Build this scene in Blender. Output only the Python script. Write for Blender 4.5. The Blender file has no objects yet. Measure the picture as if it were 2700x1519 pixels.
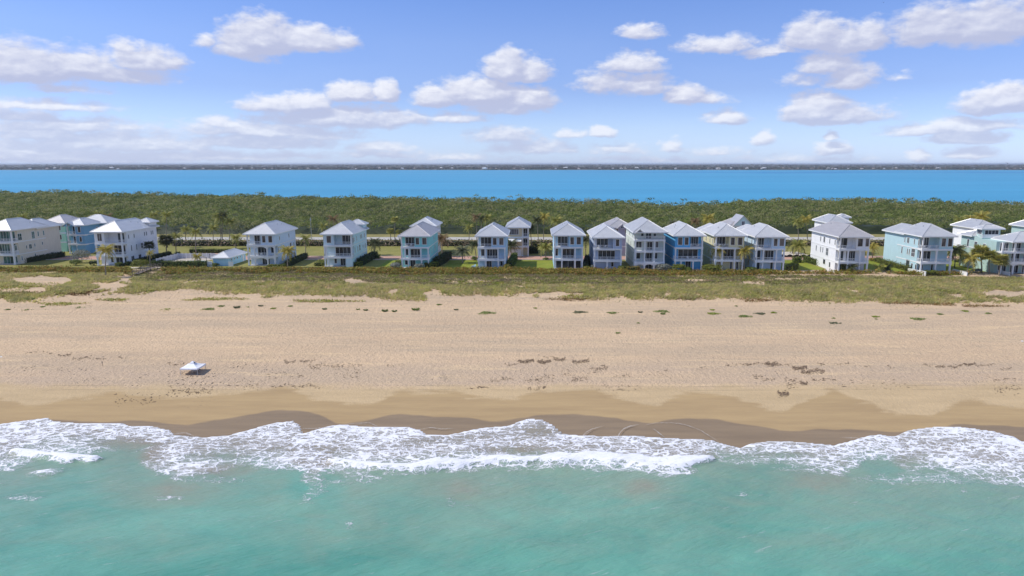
import bpy, math, random
import numpy as np
from math import radians as R, sin, cos, pi, atan2, sqrt
from mathutils import Vector, Matrix

random.seed(7)
rng = np.random.default_rng(7)
S = bpy.context.scene
COL = S.collection

# ------------------------------------------------------------------ camera
F = 1850.0            # focal length in photo pixels (2700 wide)
CX, CY = 1415.0, 759.5
HZ = 31.0             # camera height above the house lots
PITCH = math.atan(327.5 / F)
cam = bpy.data.cameras.new('camera')
cam.sensor_width = 36.0
cam.lens = F / 2700.0 * 36.0
cam.shift_x = -(CX - 1350.0) / 2700.0
cam.clip_start = 0.5
cam.clip_end = 90000
camo = bpy.data.objects.new('camera', cam)
camo.location = (0, 0, HZ)
camo.rotation_euler = (pi / 2 - PITCH, 0, 0)
COL.objects.link(camo)
S.camera = camo

# ------------------------------------------------------------------ sun, sky, exposure
SUN_EL, SUN_A = R(50), R(3.0)
sv = Vector((-cos(SUN_EL) * cos(SUN_A), -cos(SUN_EL) * sin(SUN_A), sin(SUN_EL)))   # towards the sun
sun = bpy.data.lights.new('sun', 'SUN')
sun.energy = 3.9
sun.angle = R(0.53)
sun.color = (1.0, 0.955, 0.88)
suno = bpy.data.objects.new('sun', sun)
suno.rotation_euler = sv.to_track_quat('Z', 'Y').to_euler()
suno.location = (-200, -20, 250)
COL.objects.link(suno)

S.render.engine = 'CYCLES'
S.view_settings.view_transform = 'Standard'
S.view_settings.look = 'None'
S.view_settings.exposure = 0.0
S.view_settings.gamma = 1.0
S.view_settings.use_curve_mapping = False
S.cycles.use_denoising = True
S.cycles.denoiser = 'OPENIMAGEDENOISE'
S.cycles.denoising_input_passes = 'RGB_ALBEDO_NORMAL'
S.cycles.denoising_prefilter = 'ACCURATE'
S.cycles.max_bounces = 6
S.cycles.diffuse_bounces = 3
S.cycles.glossy_bounces = 2
S.cycles.transparent_max_bounces = 6
S.cycles.use_adaptive_sampling = True
S.cycles.adaptive_threshold = 0.01

def pxdir(px, py):
    """photo pixel -> world direction (camera at 0,0,HZ looking along +Y, pitched down)"""
    x = (px - CX); u = -(py - CY)
    return np.array([x, F * cos(PITCH) + u * sin(PITCH), -F * sin(PITCH) + u * cos(PITCH)])

world = bpy.data.worlds.new('World')
S.world = world
world.use_nodes = True
world.cycles.sampling_method = 'MANUAL'
world.cycles.sample_map_resolution = 512
def build_world():
    nt = world.node_tree
    N, L = nt.nodes, nt.links
    for n in list(N): N.remove(n)
    def vm(op, a, b=None, c=None, tree=nt):
        n = tree.nodes.new('ShaderNodeVectorMath'); n.operation = op
        for i, v in enumerate((a, b, c)):
            if v is None: continue
            if hasattr(v, 'is_output'): tree.links.new(v, n.inputs[i])
            else: n.inputs[i].default_value = v
        return n.outputs['Value'] if op in ('LENGTH', 'DOT_PRODUCT') else n.outputs['Vector']
    def mt(op, a, b=None, c=None, clamp=False, tree=nt):
        n = tree.nodes.new('ShaderNodeMath'); n.operation = op; n.use_clamp = clamp
        for i, v in enumerate((a, b, c)):
            if v is None: continue
            if hasattr(v, 'is_output'): tree.links.new(v, n.inputs[i])
            else: n.inputs[i].default_value = v
        return n.outputs[0]
    def mr(v, a, b, c, d, kind='SMOOTHSTEP'):
        n = N.new('ShaderNodeMapRange'); n.interpolation_type = kind
        L.new(v, n.inputs[0])
        for i, x in enumerate((a, b, c, d)): n.inputs[1 + i].default_value = x
        return n.outputs[0]
    out = N.new('ShaderNodeOutputWorld')
    bg = N.new('ShaderNodeBackground'); L.new(bg.outputs[0], out.inputs[0])
    bg.inputs[1].default_value = 0.15
    sky = N.new('ShaderNodeTexSky'); sky.sky_type = 'NISHITA'; sky.sun_disc = False
    sky.sun_elevation = SUN_EL
    sky.sun_rotation = math.atan2(sv.x, sv.y)
    sky.air_density = 1.0; sky.dust_density = 0.25; sky.ozone_density = 3.0
    tc = N.new('ShaderNodeTexCoord')
    d = tc.outputs['Generated']
    sep = N.new('ShaderNodeSeparateXYZ'); L.new(d, sep.inputs[0])
    az = mt('MULTIPLY', mt('ARCTAN2', sep.outputs[0], sep.outputs[1]), 180 / pi)
    el = mt('MULTIPLY', mt('ARCSINE', sep.outputs[2]), 180 / pi)
    # clear air: a bluer tint towards the zenith, periwinkle near the horizon
    ramp = N.new('ShaderNodeValToRGB')
    L.new(mr(el, 0, 60, 0, 1, 'LINEAR'), ramp.inputs[0])
    cr = ramp.color_ramp
    cr.elements[0].position = 0.0; cr.elements[0].color = SKY0
    cr.elements[1].position = 1.0; cr.elements[1].color = SKY4
    for p, c in ((0.0455, SKY1), (0.0945, SKY2), (0.151, SKY3), (0.21, SKY3B)):
        e = cr.elements.new(p); e.color = c
    mul = N.new('ShaderNodeMix'); mul.data_type = 'RGBA'; mul.blend_type = 'MULTIPLY'
    mul.inputs[0].default_value = 1.0
    L.new(sky.outputs[0], mul.inputs[6]); L.new(ramp.outputs[0], mul.inputs[7])
    # clouds -------------------------------------------------------------
    comb = N.new('ShaderNodeCombineXYZ'); L.new(az, comb.inputs[0]); L.new(el, comb.inputs[1])
    uv = comb.outputs[0]
    def noise(vec, scale, detail, rough, stretch=(1, 1, 1)):
        n = N.new('ShaderNodeTexNoise'); n.inputs['Scale'].default_value = scale
        n.inputs['Detail'].default_value = detail; n.inputs['Roughness'].default_value = rough
        L.new(vm('MULTIPLY', vec, stretch), n.inputs['Vector'])
        return n
    wn = noise(uv, 0.28, 4, 0.62, (1, 1.7, 1))
    warp = vm('MULTIPLY', vm('SUBTRACT', wn.outputs['Color'], (0.5, 0.5, 0.5)), (2.2, 0.9, 0))
    puv = vm('ADD', uv, warp)
    g = bpy.data.node_groups.new('cloud_field', 'ShaderNodeTree')
    g.interface.new_socket('P', in_out='INPUT', socket_type='NodeSocketVector')
    g.interface.new_socket('F', in_out='OUTPUT', socket_type='NodeSocketFloat')
    gi = g.nodes.new('NodeGroupInput'); go = g.nodes.new('NodeGroupOutput')
    acc = None
    for (cx, cy, rx, ry, w) in CLOUDS:
        dd = pxdir(cx, cy + ry * 0.55); dd = dd / np.linalg.norm(dd)
        a = math.degrees(math.atan2(dd[0], dd[1])); e = math.degrees(math.asin(dd[2]))
        k = 57.3 / F
        sx, sy = 1 / (rx * k), 1 / (ry * 1.55 * k)
        q = vm('MULTIPLY_ADD', gi.outputs[0], (sx, sy, 0), (-a * sx, -e * sy, 0), tree=g)
        q = vm('MAXIMUM', q, vm('MULTIPLY', q, (-1, -2.6, 0), tree=g), tree=g)
        ln = vm('LENGTH', q, tree=g)
        f = mt('MULTIPLY_ADD', ln, -w, w, tree=g)
        acc = f if acc is None else mt('MAXIMUM', acc, f, tree=g)
    g.links.new(acc, go.inputs[0])
    def field(vec):
        n = N.new('ShaderNodeGroup'); n.node_tree = g; L.new(vec, n.inputs[0]); return n.outputs[0]
    f1 = field(puv)
    f2 = field(vm('ADD', puv, (-0.35, 0.75, 0)))
    fine = noise(uv, 0.75, 7, 0.58, (1, 1.9, 1))
    fin2 = noise(vm('ADD', uv, (-0.18, 0.28, 0)), 0.75, 7, 0.58, (1, 1.9, 1))
    # scattered cumulus outside the photographed part of the sky
    far = noise(d, 5.0, 6, 0.55, (1, 1, 2.2))
    outm = mt('MAXIMUM', mr(mt('ABSOLUTE', az), 40, 50, 0, 1), mr(el, 13.5, 20, 0, 1))
    fo = mt('MULTIPLY', mt('SUBTRACT', far.outputs[0], 0.56), mt('MULTIPLY', outm, 4.0))
    upm = mr(el, -1, 0.0, 0, 1)
    def dens(f, nz):
        v = mt('ADD', mt('SUBTRACT', mt('MAXIMUM', f, -0.5), 0.02), mt('MULTIPLY', mt('SUBTRACT', nz, 0.5), 0.8))
        return v
    v1 = mt('MAXIMUM', dens(f1, fine.outputs[0]), fo)
    v2 = dens(f2, fin2.outputs[0])
    alpha = mt('MULTIPLY', mr(v1, -0.04, 0.40, 0, 1), upm)
    # lit where there is less cloud towards the sun
    lit = mr(mt('SUBTRACT', v1, v2), -0.15, 0.75, 0, 1)
    core = mr(v2, -0.2, 0.32, 0, 1)
    lit = mt('ADD', mt('MULTIPLY', lit, 0.9), mt('MULTIPLY', mt('SUBTRACT', 1.0, core), 0.2), clamp=True)
    cc = N.new('ShaderNodeMix'); cc.data_type = 'RGBA'
    L.new(lit, cc.inputs[0]); cc.inputs[6].default_value = CL_SHADE; cc.inputs[7].default_value = CL_LIT
    # thin far clouds take some of the air's blue near the horizon
    am = mt('MULTIPLY', alpha, mr(el, 0, 5, 0.62, 0.93, 'LINEAR'))
    fm = N.new('ShaderNodeMix'); fm.data_type = 'RGBA'
    L.new(am, fm.inputs[0]); L.new(mul.outputs[2], fm.inputs[6]); L.new(cc.outputs[2], fm.inputs[7])
    L.new(fm.outputs[2], bg.inputs[0])

SKY0 = (0.65, 0.83, 1.46, 1); SKY1 = (0.70, 0.785, 1.18, 1); SKY2 = (0.61, 0.66, 1.0, 1)
SKY3 = (0.66, 0.71, 1.02, 1); SKY3B = (0.58, 0.69, 1.04, 1); SKY4 = (0.95, 0.97, 1.05, 1)
CL_SHADE = (3.45, 3.7, 5.0, 1); CL_LIT = (6.1, 6.2, 6.7, 1)
CLOUDS = [
 (690,85,110,52,1),(800,95,140,34,.95),(900,100,50,25,.7),(640,110,80,40,.8),(680,140,50,22,.45),(555,105,45,20,.45),
 (70,160,150,50,.9),(200,165,150,36,.85),(270,185,190,28,.7),(380,150,95,32,.95),(340,118,45,22,.6),(440,155,60,22,.6),
 (1338,165,75,46,1.1),(1400,180,70,34,.85),
 (1260,232,150,42,1.15),(1150,245,75,34,1.0),(1390,250,100,40,.95),(1330,275,130,26,.7),
 (740,272,130,26,.85),(810,262,90,28,1.0),(925,238,80,30,1.05),(1015,235,45,30,1.0),(900,300,260,36,.8),(1060,305,130,26,.65),
 (700,338,260,26,.75),(830,350,160,22,.6),(600,325,110,18,.6),(1200,308,110,18,.6),
 (1690,76,80,24,.65),(1670,160,100,30,.8),(1600,205,110,36,.6),(1700,215,100,36,.65),(1805,245,62,32,1.05),(1860,255,70,18,.6),
 (1900,112,125,26,.75),(2150,82,100,46,.95),(2220,100,90,44,.85),(2290,88,62,42,.85),(2030,132,90,16,.65),(2010,140,60,14,.5),
 (2180,160,95,34,.75),(2245,197,80,36,.75),(2120,205,80,22,.4),(2370,198,40,12,.3),
 (2470,55,130,55,.85),(2600,55,140,60,.9),(2440,90,90,30,.6),
 (2155,278,100,44,1.15),(2200,295,120,32,.95),(1925,303,55,24,.9),(1890,310,50,20,.6),(2650,255,110,38,1.1),(2600,270,60,30,.8),
 (2550,325,140,22,.8),(2440,338,120,20,.75),(2540,355,100,24,.9),(2015,362,42,22,.85),(2195,385,60,24,.9),(2192,352,26,14,.8),
 (2425,405,38,20,.85),(2560,402,60,18,.7),(2320,290,70,20,.3),
 (1330,350,120,28,.65),(1410,380,150,26,.6),(1585,345,52,18,.95),(1510,350,60,16,.6),(1000,382,110,18,.65),(1010,400,180,16,.5),(1630,390,110,18,.45),
 (1770,380,40,20,.7),(1890,398,90,14,.4),
 (150,325,260,26,.6),(110,275,190,16,.55),(180,232,110,14,.45),(60,300,120,20,.5),(330,330,90,20,.45),
 (300,368,320,30,.75),(90,345,150,26,.7),(700,365,240,26,.7),(60,385,200,30,.7),(560,372,220,18,.6),(150,405,340,24,.7),(480,405,330,20,.65),(760,405,220,12,.4),(1200,410,200,14,.4),(1700,415,260,12,.35),(2100,415,260,12,.35),
]
build_world()

# ------------------------------------------------------------------ helpers
SEA = -4.0
def tag(o, label=None, cat=None, group=None, kind=None):
    if label: o['label'] = label
    if cat: o['category'] = cat
    if group: o['group'] = group
    if kind: o['kind'] = kind
    return o

def link(o, parent=None):
    COL.objects.link(o)
    if parent is not None: o.parent = parent
    return o

def nmesh(name, V, Fc, mats=(), smooth=False, attrs=None, loops=None):
    """numpy mesh; Fc (M,k) array of indices"""
    V = np.asarray(V, dtype=np.float32).reshape(-1, 3)
    Fc = np.asarray(Fc, dtype=np.int32)
    me = bpy.data.meshes.new(name)
    me.vertices.add(len(V)); me.vertices.foreach_set('co', V.ravel())
    k = Fc.shape[1]
    me.loops.add(Fc.size); me.loops.foreach_set('vertex_index', Fc.ravel())
    me.polygons.add(len(Fc))
    me.polygons.foreach_set('loop_start', np.arange(0, Fc.size, k, dtype=np.int32))
    me.polygons.foreach_set('loop_total', np.full(len(Fc), k, dtype=np.int32))
    if smooth: me.polygons.foreach_set('use_smooth', np.ones(len(Fc), dtype=bool))
    me.update(calc_edges=True)
    for m in mats: me.materials.append(m)
    if attrs:
        for kx, v in attrs.items():
            a = me.attributes.new(kx, 'FLOAT', 'POINT'); a.data.foreach_set('value', np.asarray(v, dtype=np.float32).ravel())
    return me

def grid_mesh(name, xs, ys, Z, mats=(), smooth=True, attrs=None):
    X, Y = np.meshgrid(xs, ys)
    V = np.stack([X, Y, Z], -1).reshape(-1, 3)
    nx, ny = len(xs), len(ys)
    i = np.arange(nx * ny).reshape(ny, nx)
    Fq = np.stack([i[:-1, :-1], i[:-1, 1:], i[1:, 1:], i[1:, :-1]], -1).reshape(-1, 4)
    return nmesh(name, V, Fq, mats, smooth, attrs)

class MB:
    """collects boxes, bars and prisms into one mesh"""
    def __init__(s): s.v = []; s.f = []
    def add(s, vs, fs):
        n = len(s.v); s.v += [tuple(v) for v in vs]; s.f += [tuple(i + n for i in f) for f in fs]; return s
    def box(s, x0, x1, y0, y1, z0, z1):
        return s.add([(x0,y0,z0),(x1,y0,z0),(x1,y1,z0),(x0,y1,z0),(x0,y0,z1),(x1,y0,z1),(x1,y1,z1),(x0,y1,z1)],
              [(0,3,2,1),(4,5,6,7),(0,1,5,4),(1,2,6,5),(2,3,7,6),(3,0,4,7)])
    def bar(s, a, b, r0, r1=None, n=6):
        r1 = r0 if r1 is None else r1
        a, b = Vector(a), Vector(b); d = (b - a).normalized()
        u = d.orthogonal().normalized(); w = d.cross(u)
        vs = []
        for p, r in ((a, r0), (b, r1)):
            for k in range(n):
                t = 2 * pi * k / n; vs.append(p + u * (r * cos(t)) + w * (r * sin(t)))
        fs = [(k, (k + 1) % n, n + (k + 1) % n, n + k) for k in range(n)] + [tuple(range(n))[::-1], tuple(range(n, 2 * n))]
        return s.add(vs, fs)
    def tube(s, pts, rs, n=6):
        pts = [Vector(p) for p in pts]; rings = []
        base = len(s.v)
        u = None
        for i, p in enumerate(pts):
            d = (pts[min(i + 1, len(pts) - 1)] - pts[max(i - 1, 0)]).normalized()
            u = d.orthogonal().normalized() if u is None else (u - d * u.dot(d)).normalized()
            w = d.cross(u)
            for k in range(n):
                t = 2 * pi * k / n; s.v.append(tuple(p + u * (rs[i] * cos(t)) + w * (rs[i] * sin(t))))
        for i in range(len(pts) - 1):
            for k in range(n):
                a = base + i * n + k; b = base + i * n + (k + 1) % n
                s.f.append((a, b, b + n, a + n))
        s.f.append(tuple(base + k for k in range(n))[::-1]); s.f.append(tuple(base + (len(pts) - 1) * n + k for k in range(n)))
        return s
    def mesh(s, name, mats=(), smooth=False):
        me = bpy.data.meshes.new(name); me.from_pydata(s.v, [], s.f)
        for m in (mats if isinstance(mats, (list, tuple)) else [mats]): me.materials.append(m)
        if smooth:
            for p in me.polygons: p.use_smooth = True
        return me
    def build(s, name, mat, parent=None, loc=None, smooth=False):
        o = bpy.data.objects.new(name, s.mesh(name, mat, smooth))
        if loc: o.location = loc
        return link(o, parent)

def thing(name, label, cat, loc=(0, 0, 0), rz=0, group=None):
    o = bpy.data.objects.new(name, None); o.location = loc; o.rotation_euler = (0, 0, rz)
    o.empty_display_size = 0.3
    link(o); tag(o, label, cat, group); return o

# pixel <-> world
def P(px, py, z=0.0):
    d = pxdir(px, py); t = (z - HZ) / d[2]
    return Vector((d[0] * t, d[1] * t, z))
def AT(px, py, Y):
    """world point at distance Y seen at that pixel"""
    d = pxdir(px, py); t = Y / d[1]
    return Vector((d[0] * t, Y, HZ + d[2] * t))
def XAT(px, Y, z=0.0):
    dep = Y * cos(PITCH) + (HZ - z) * sin(PITCH)
    return (px - CX) / F * dep
def proj(X, Y, Z):
    dep = Y * cos(PITCH) + (HZ - Z) * sin(PITCH)
    up = -Y * -sin(PITCH) * 1.0
    v = Y * sin(PITCH) - (HZ - Z) * cos(PITCH)
    return CX + F * X / dep, CY - F * v / dep

# ground profile ----------------------------------------------------------
def smooth01(t): t = np.clip(t, 0, 1); return t * t * (3 - 2 * t)
_PY = np.array([-200, 40, 70, 84, 92, 102, 120, 140, 158, 166, 172, 178, 186, 194, 200, 204, 5000.])
_PZ = np.array([-12, -9, -5.6, -4.35, -3.95, -3.3, -2.75, -2.35, -2.05, -1.6, -0.7, -0.3, -0.15, -0.1, 0, 0, 0.])
def gz(Y): return np.interp(Y, _PY, _PZ)

def vnoise(x, y, seed=0):
    """smooth value noise on numpy arrays"""
    xi = np.floor(x).astype(np.int64); yi = np.floor(y).astype(np.int64)
    xf = x - xi; yf = y - yi
    u = xf * xf * (3 - 2 * xf); v = yf * yf * (3 - 2 * yf)
    def h(a, b):
        n = (a * 374761393 + b * 668265263 + seed * 974634777) & 0x7fffffff
        n = ((n ^ (n >> 13)) * 1274126177) & 0x7fffffff
        n = n ^ (n >> 16)
        return (n & 0xffff) / 65535.0
    a = h(xi, yi); b = h(xi + 1, yi); c = h(xi, yi + 1); d = h(xi + 1, yi + 1)
    return (a * (1 - u) + b * u) * (1 - v) + (c * (1 - u) + d * u) * v
def fbm(x, y, o=4, seed=0):
    s = 0; a = 0.5; t = 0
    for i in range(o):
        s = s + a * vnoise(x * 2 ** i, y * 2 ** i, seed + i); t += a; a *= 0.5
    return s / t

def gh(X, Y):
    """height of the beach/dune sand"""
    z = gz(Y)
    dune = smooth01((Y - 163) / 8) * smooth01((206 - Y) / 6)
    z = z + dune * (fbm(X / 14, Y / 7, 4, 3) - 0.5) * 1.3
    beach = smooth01((Y - 96) / 14) * smooth01((178 - Y) / 20)
    z = z + beach * ((fbm(X / 9, Y / 4, 3, 11) - 0.5) * 0.25)
    return z
def G(px, py):
    """where the ray through a pixel meets the ground"""
    d = pxdir(px, py)
    t0, t1 = 30 / np.linalg.norm(d), None
    lo, hi = 0.0, 3000.0 / np.linalg.norm(d)
    ts = np.linspace(30 / d[1], 330 / d[1], 1500)
    z = HZ + d[2] * ts; g = gh(d[0] * ts, d[1] * ts)
    k = np.argmax(z < g)
    t = ts[k] if k > 0 else (0 - HZ) / d[2]
    return Vector((float(d[0] * t), float(d[1] * t), float(gh(d[0] * t, d[1] * t))))

# ------------------------------------------------------------------ materials
class NT:
    def __init__(s, name):
        s.m = bpy.data.materials.new(name); s.m.use_nodes = True
        s.t = s.m.node_tree; s.N = s.t.nodes; s.L = s.t.links
        s.b = s.N['Principled BSDF']
    def node(s, typ, **kw):
        n = s.N.new(typ)
        for k, v in kw.items(): setattr(n, k, v)
        return n
    def set(s, n, i, v):
        if hasattr(v, 'is_output'): s.L.new(v, n.inputs[i])
        else: n.inputs[i].default_value = v
    def math(s, op, a, b=None, c=None, clamp=False):
        n = s.node('ShaderNodeMath', operation=op, use_clamp=clamp)
        for i, v in enumerate((a, b, c)):
            if v is not None: s.set(n, i, v)
        return n.outputs[0]
    def vmul(s, a, b):
        n = s.node('ShaderNodeVectorMath', operation='MULTIPLY'); s.set(n, 0, a); s.set(n, 1, b); return n.outputs[0]
    def vadd(s, a, b):
        n = s.node('ShaderNodeVectorMath', operation='ADD'); s.set(n, 0, a); s.set(n, 1, b); return n.outputs[0]
    def pos(s): return s.node('ShaderNodeNewGeometry').outputs['Position']
    def objc(s): return s.node('ShaderNodeTexCoord').outputs['Object']
    def noise(s, vec, scale, detail=3, rough=0.55, col=False, dist=0.0):
        n = s.node('ShaderNodeTexNoise'); n.inputs['Scale'].default_value = scale
        n.inputs['Detail'].default_value = detail; n.inputs['Roughness'].default_value = rough
        n.inputs['Distortion'].default_value = dist
        s.L.new(vec, n.inputs['Vector']); return n.outputs['Color' if col else 'Fac']
    def range(s, v, a, b, c=0.0, d=1.0, kind='LINEAR'):
        n = s.node('ShaderNodeMapRange', interpolation_type=kind)
        s.set(n, 0, v)
        for i, x in enumerate((a, b, c, d)): s.set(n, i + 1, x)
        return n.outputs[0]
    def mix(s, f, a, b, blend='MIX'):
        n = s.node('ShaderNodeMix', data_type='RGBA', blend_type=blend)
        s.set(n, 0, f); s.set(n, 6, rgba(a)); s.set(n, 7, rgba(b)); return n.outputs[2]
    def attr(s, name):
        return s.node('ShaderNodeAttribute', attribute_name=name).outputs['Fac']
    def bump(s, h, strength, dist=0.1):
        n = s.node('ShaderNodeBump'); n.inputs['Strength'].default_value = strength; n.inputs['Distance'].default_value = dist
        s.L.new(h, n.inputs['Height']); s.L.new(n.outputs[0], s.b.inputs['Normal']); return n
    def rand(s): return s.node('ShaderNodeNewGeometry').outputs['Random Per Island']
    def fin(s, col, rough=0.7, spec=0.3, metal=0.0):
        s.set(s.b, 'Base Color', rgba(col)); s.set(s.b, 'Roughness', rough)
        s.b.inputs['Specular IOR Level'].default_value = spec; s.b.inputs['Metallic'].default_value = metal
        return s.m
def rgba(c):
    if hasattr(c, 'is_output'): return c
    return (c[0], c[1], c[2], 1.0)

def m_paint(name, c, rough=0.65, dirt=0.10, spec=0.3):
    t = NT(name); p = t.pos()
    n = t.noise(t.vmul(p, (1, 1, 0.35)), 1.6, 4, 0.6)
    k = [x * (1 - dirt) for x in c]
    return t.fin(t.mix(t.range(n, 0.35, 0.7), k, c), rough, spec)

def m_foliage(name, lo, hi, scale=0.25, tip=None, tipamt=0.0, transl=0.25, dark=0.4, patch=None):
    t = NT(name); p = t.pos()
    n = t.noise(p, scale, 3, 0.6)
    c = t.mix(t.range(n, 0.35, 0.65), lo, hi)
    if patch:
        n3 = t.noise(p, patch[0], 2, 0.6)
        c = t.mix(t.range(n3, 0.42, 0.6, 0, patch[1]), c, patch[2])
    r = t.rand()
    c = t.mix(t.range(r, 0, 1, 0.0, dark), c, [x * 0.45 for x in hi])
    if tip is not None:
        n2 = t.noise(p, scale * 2.3, 2, 0.5)
        k = t.math('MULTIPLY', t.range(t.math('ADD', n2, t.math('MULTIPLY', r, 0.3)), 0.62, 0.8), tipamt)
        c = t.mix(k, c, tip)
    t.fin(c, 0.6, 0.25)
    tr = t.node('ShaderNodeBsdfTranslucent'); t.L.new(c if hasattr(c, 'is_output') else c, tr.inputs[0])
    mx = t.node('ShaderNodeMixShader'); mx.inputs[0].default_value = transl
    out = t.N['Material Output']
    t.L.new(t.b.outputs[0], mx.inputs[1]); t.L.new(tr.outputs[0], mx.inputs[2]); t.L.new(mx.outputs[0], out.inputs[0])
    return t.m

def m_glass(name, c=(0.02, 0.026, 0.03)):
    t = NT(name); p = t.pos()
    n = t.noise(t.vmul(p, (0.6, 0.2, 0.35)), 1.0, 2)
    col = t.mix(t.range(n, 0.4, 0.65), c, [x * 3 + 0.01 for x in c])
    return t.fin(col, 0.12, 0.35)

def m_roof(name, c):
    t = NT(name); p = t.pos()
    n = t.noise(t.vmul(p, (0.5, 0.2, 1)), 1.2, 4, 0.6)
    return t.fin(t.mix(t.range(n, 0.3, 0.7), [x * 0.88 for x in c], c), 0.42, 0.4, 0.6)

M = {}
M['white'] = m_paint('white_paint', (0.80, 0.80, 0.79), 0.5, 0.05)
M['glass'] = m_glass('dark_window_glass')
M['glass_green'] = m_glass('green_window_glass', (0.035, 0.075, 0.065))
M['shade'] = m_glass('shaded_window_glass', (0.05, 0.042, 0.038))
M['deck'] = m_paint('balcony_deck', (0.5, 0.48, 0.45), 0.8)
M['roof'] = m_roof('silver_roof_metal', (0.72, 0.71, 0.69))
M['roof_light'] = m_roof('pale_roof_metal', (0.80, 0.785, 0.755))
M['roof_warm'] = m_roof('warm_grey_roof_metal', (0.66, 0.62, 0.59))
M['roof_blue'] = m_roof('blue_roof_metal', (0.10, 0.22, 0.40))
M['wood'] = m_paint('weathered_wood', (0.30, 0.24, 0.19), 0.85, 0.35)
M['dark'] = m_paint('dark_fabric', (0.03, 0.03, 0.035), 0.8)
M['steel'] = m_paint('grey_steel', (0.45, 0.46, 0.47), 0.4)
# ================================================================== SETTING
def curve(pts):
    xs, ys = zip(*pts)
    return lambda x: np.interp(x, xs, ys)
# outlines read off the shore, in photo pixels (used to place them on the ground plane)
FOAM_TOP = curve([(-900,1150),(-600,1125),(-300,1150),(0,1120),(60,1112),(130,1104),(139,1113),(200,1117),(330,1118),(337,1124),(410,1125),(452,1136),(460,1146),(540,1153),(600,1148),(650,1135),(720,1117),(775,1112),(792,1122),(800,1143),(850,1130),(900,1121),(960,1127),(1000,1126),(1080,1126),(1110,1134),(1125,1147),(1180,1146),(1230,1136),(1300,1127),(1340,1123),(1365,1114),(1395,1107),(1430,1109),(1462,1124),(1485,1144),(1530,1148),(1600,1150),(1700,1152),(1800,1157),(1880,1160),(1920,1172),(1955,1179),(1975,1170),(2030,1163),(2090,1163),(2200,1174),(2260,1160),(2290,1149),(2320,1146),(2352,1152),(2400,1135),(2460,1127),(2530,1127),(2620,1138),(2680,1155),(2700,1165),(3000,1200),(3300,1140),(3700,1170)])
FOAM_BOT = curve([(-900,1230),(0,1232),(80,1205),(160,1192),(262,1200),(330,1200),(385,1205),(400,1238),(430,1250),(520,1240),(600,1228),(650,1224),(730,1228),(780,1238),(800,1290),(830,1320),(862,1300),(885,1240),(950,1250),(1050,1247),(1200,1235),(1260,1226),(1400,1228),(1500,1232),(1600,1236),(1680,1256),(1750,1256),(1810,1240),(1850,1218),(1900,1214),(1960,1220),(2050,1226),(2150,1240),(2220,1245),(2270,1222),(2330,1206),(2400,1235),(2500,1245),(2600,1262),(2700,1275),(3000,1290),(3700,1250)])
WET_TOP = curve([(-900,1100),(-400,1120),(0,1118),(130,1103),(160,1108),(300,1113),(350,1108),(420,1115),(490,1123),(560,1111),(650,1095),(750,1080),(820,1084),(870,1104),(885,1121),(930,1112),(975,1112),(1000,1099),(1050,1090),(1100,1094),(1150,1100),(1250,1101),(1285,1114),(1350,1108),(1400,1097),(1450,1092),(1550,1095),(1640,1105),(1700,1113),(1722,1120),(1760,1106),(1850,1103),(1950,1115),(2050,1130),(2080,1137),(2180,1131),(2350,1137),(2400,1138),(2460,1128),(2530,1118),(2600,1120),(2700,1127),(3000,1140),(3700,1120)])
DAMP_TOP = curve([(-900,1040),(-300,1060),(0,1050),(60,1068),(100,1072),(150,1062),(200,1048),(300,1035),(380,1046),(450,1054),(560,1044),(650,1033),(750,1022),(820,1040),(900,1062),(1000,1068),(1022,1040),(1080,1028),(1150,1030),(1230,1040),(1322,1059),(1380,1045),(1450,1033),(1500,1030),(1560,1016),(1640,1043),(1700,1074),(1740,1077),(1780,1045),(1850,1030),(1900,1036),(1945,1050),(2000,1078),(2040,1088),(2090,1086),(2115,1082),(2133,1052),(2150,1016),(2200,1034),(2300,1068),(2425,1108),(2440,1085),(2480,1092),(2520,1060),(2560,1038),(2600,1058),(2700,1088),(3000,1040),(3700,1060)])
VEG_EDGE = curve([(-900,785),(0,792),(40,800),(120,790),(200,786),(250,785),(300,782),(400,770),(500,768),(600,780),(700,784),(800,778),(880,786),(960,782),(1040,790),(1120,792),(1150,775),(1190,784),(1300,786),(1380,780),(1450,788),(1550,792),(1640,790),(1700,795),(1800,792),(1900,790),(2000,792),(2100,797),(2200,800),(2300,796),(2400,803),(2500,806),(2600,800),(2700,798),(3700,800)])
BELT_BOT = curve([(-900,745),(0,735),(200,735),(400,745),(500,742),(700,745),(900,748),(1100,752),(1300,755),(1500,752),(1700,752),(1900,750),(2100,755),(2250,745),(2500,748),(2700,750),(3700,750)])

def axis(lo, hi, dlo, dhi, fine, growth=1.25):
    """coordinates: fine inside dlo..dhi, growing steps outside"""
    mid = list(np.arange(dlo, dhi + fine * .5, fine))
    up = []; s = fine; x = mid[-1]
    while x < hi: s *= growth; x += s; up.append(min(x, hi))
    dn = []; s = fine; x = mid[0]
    while x > lo: s *= growth; x -= s; dn.append(max(x, lo))
    return np.array(dn[::-1] + mid + up)

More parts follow.
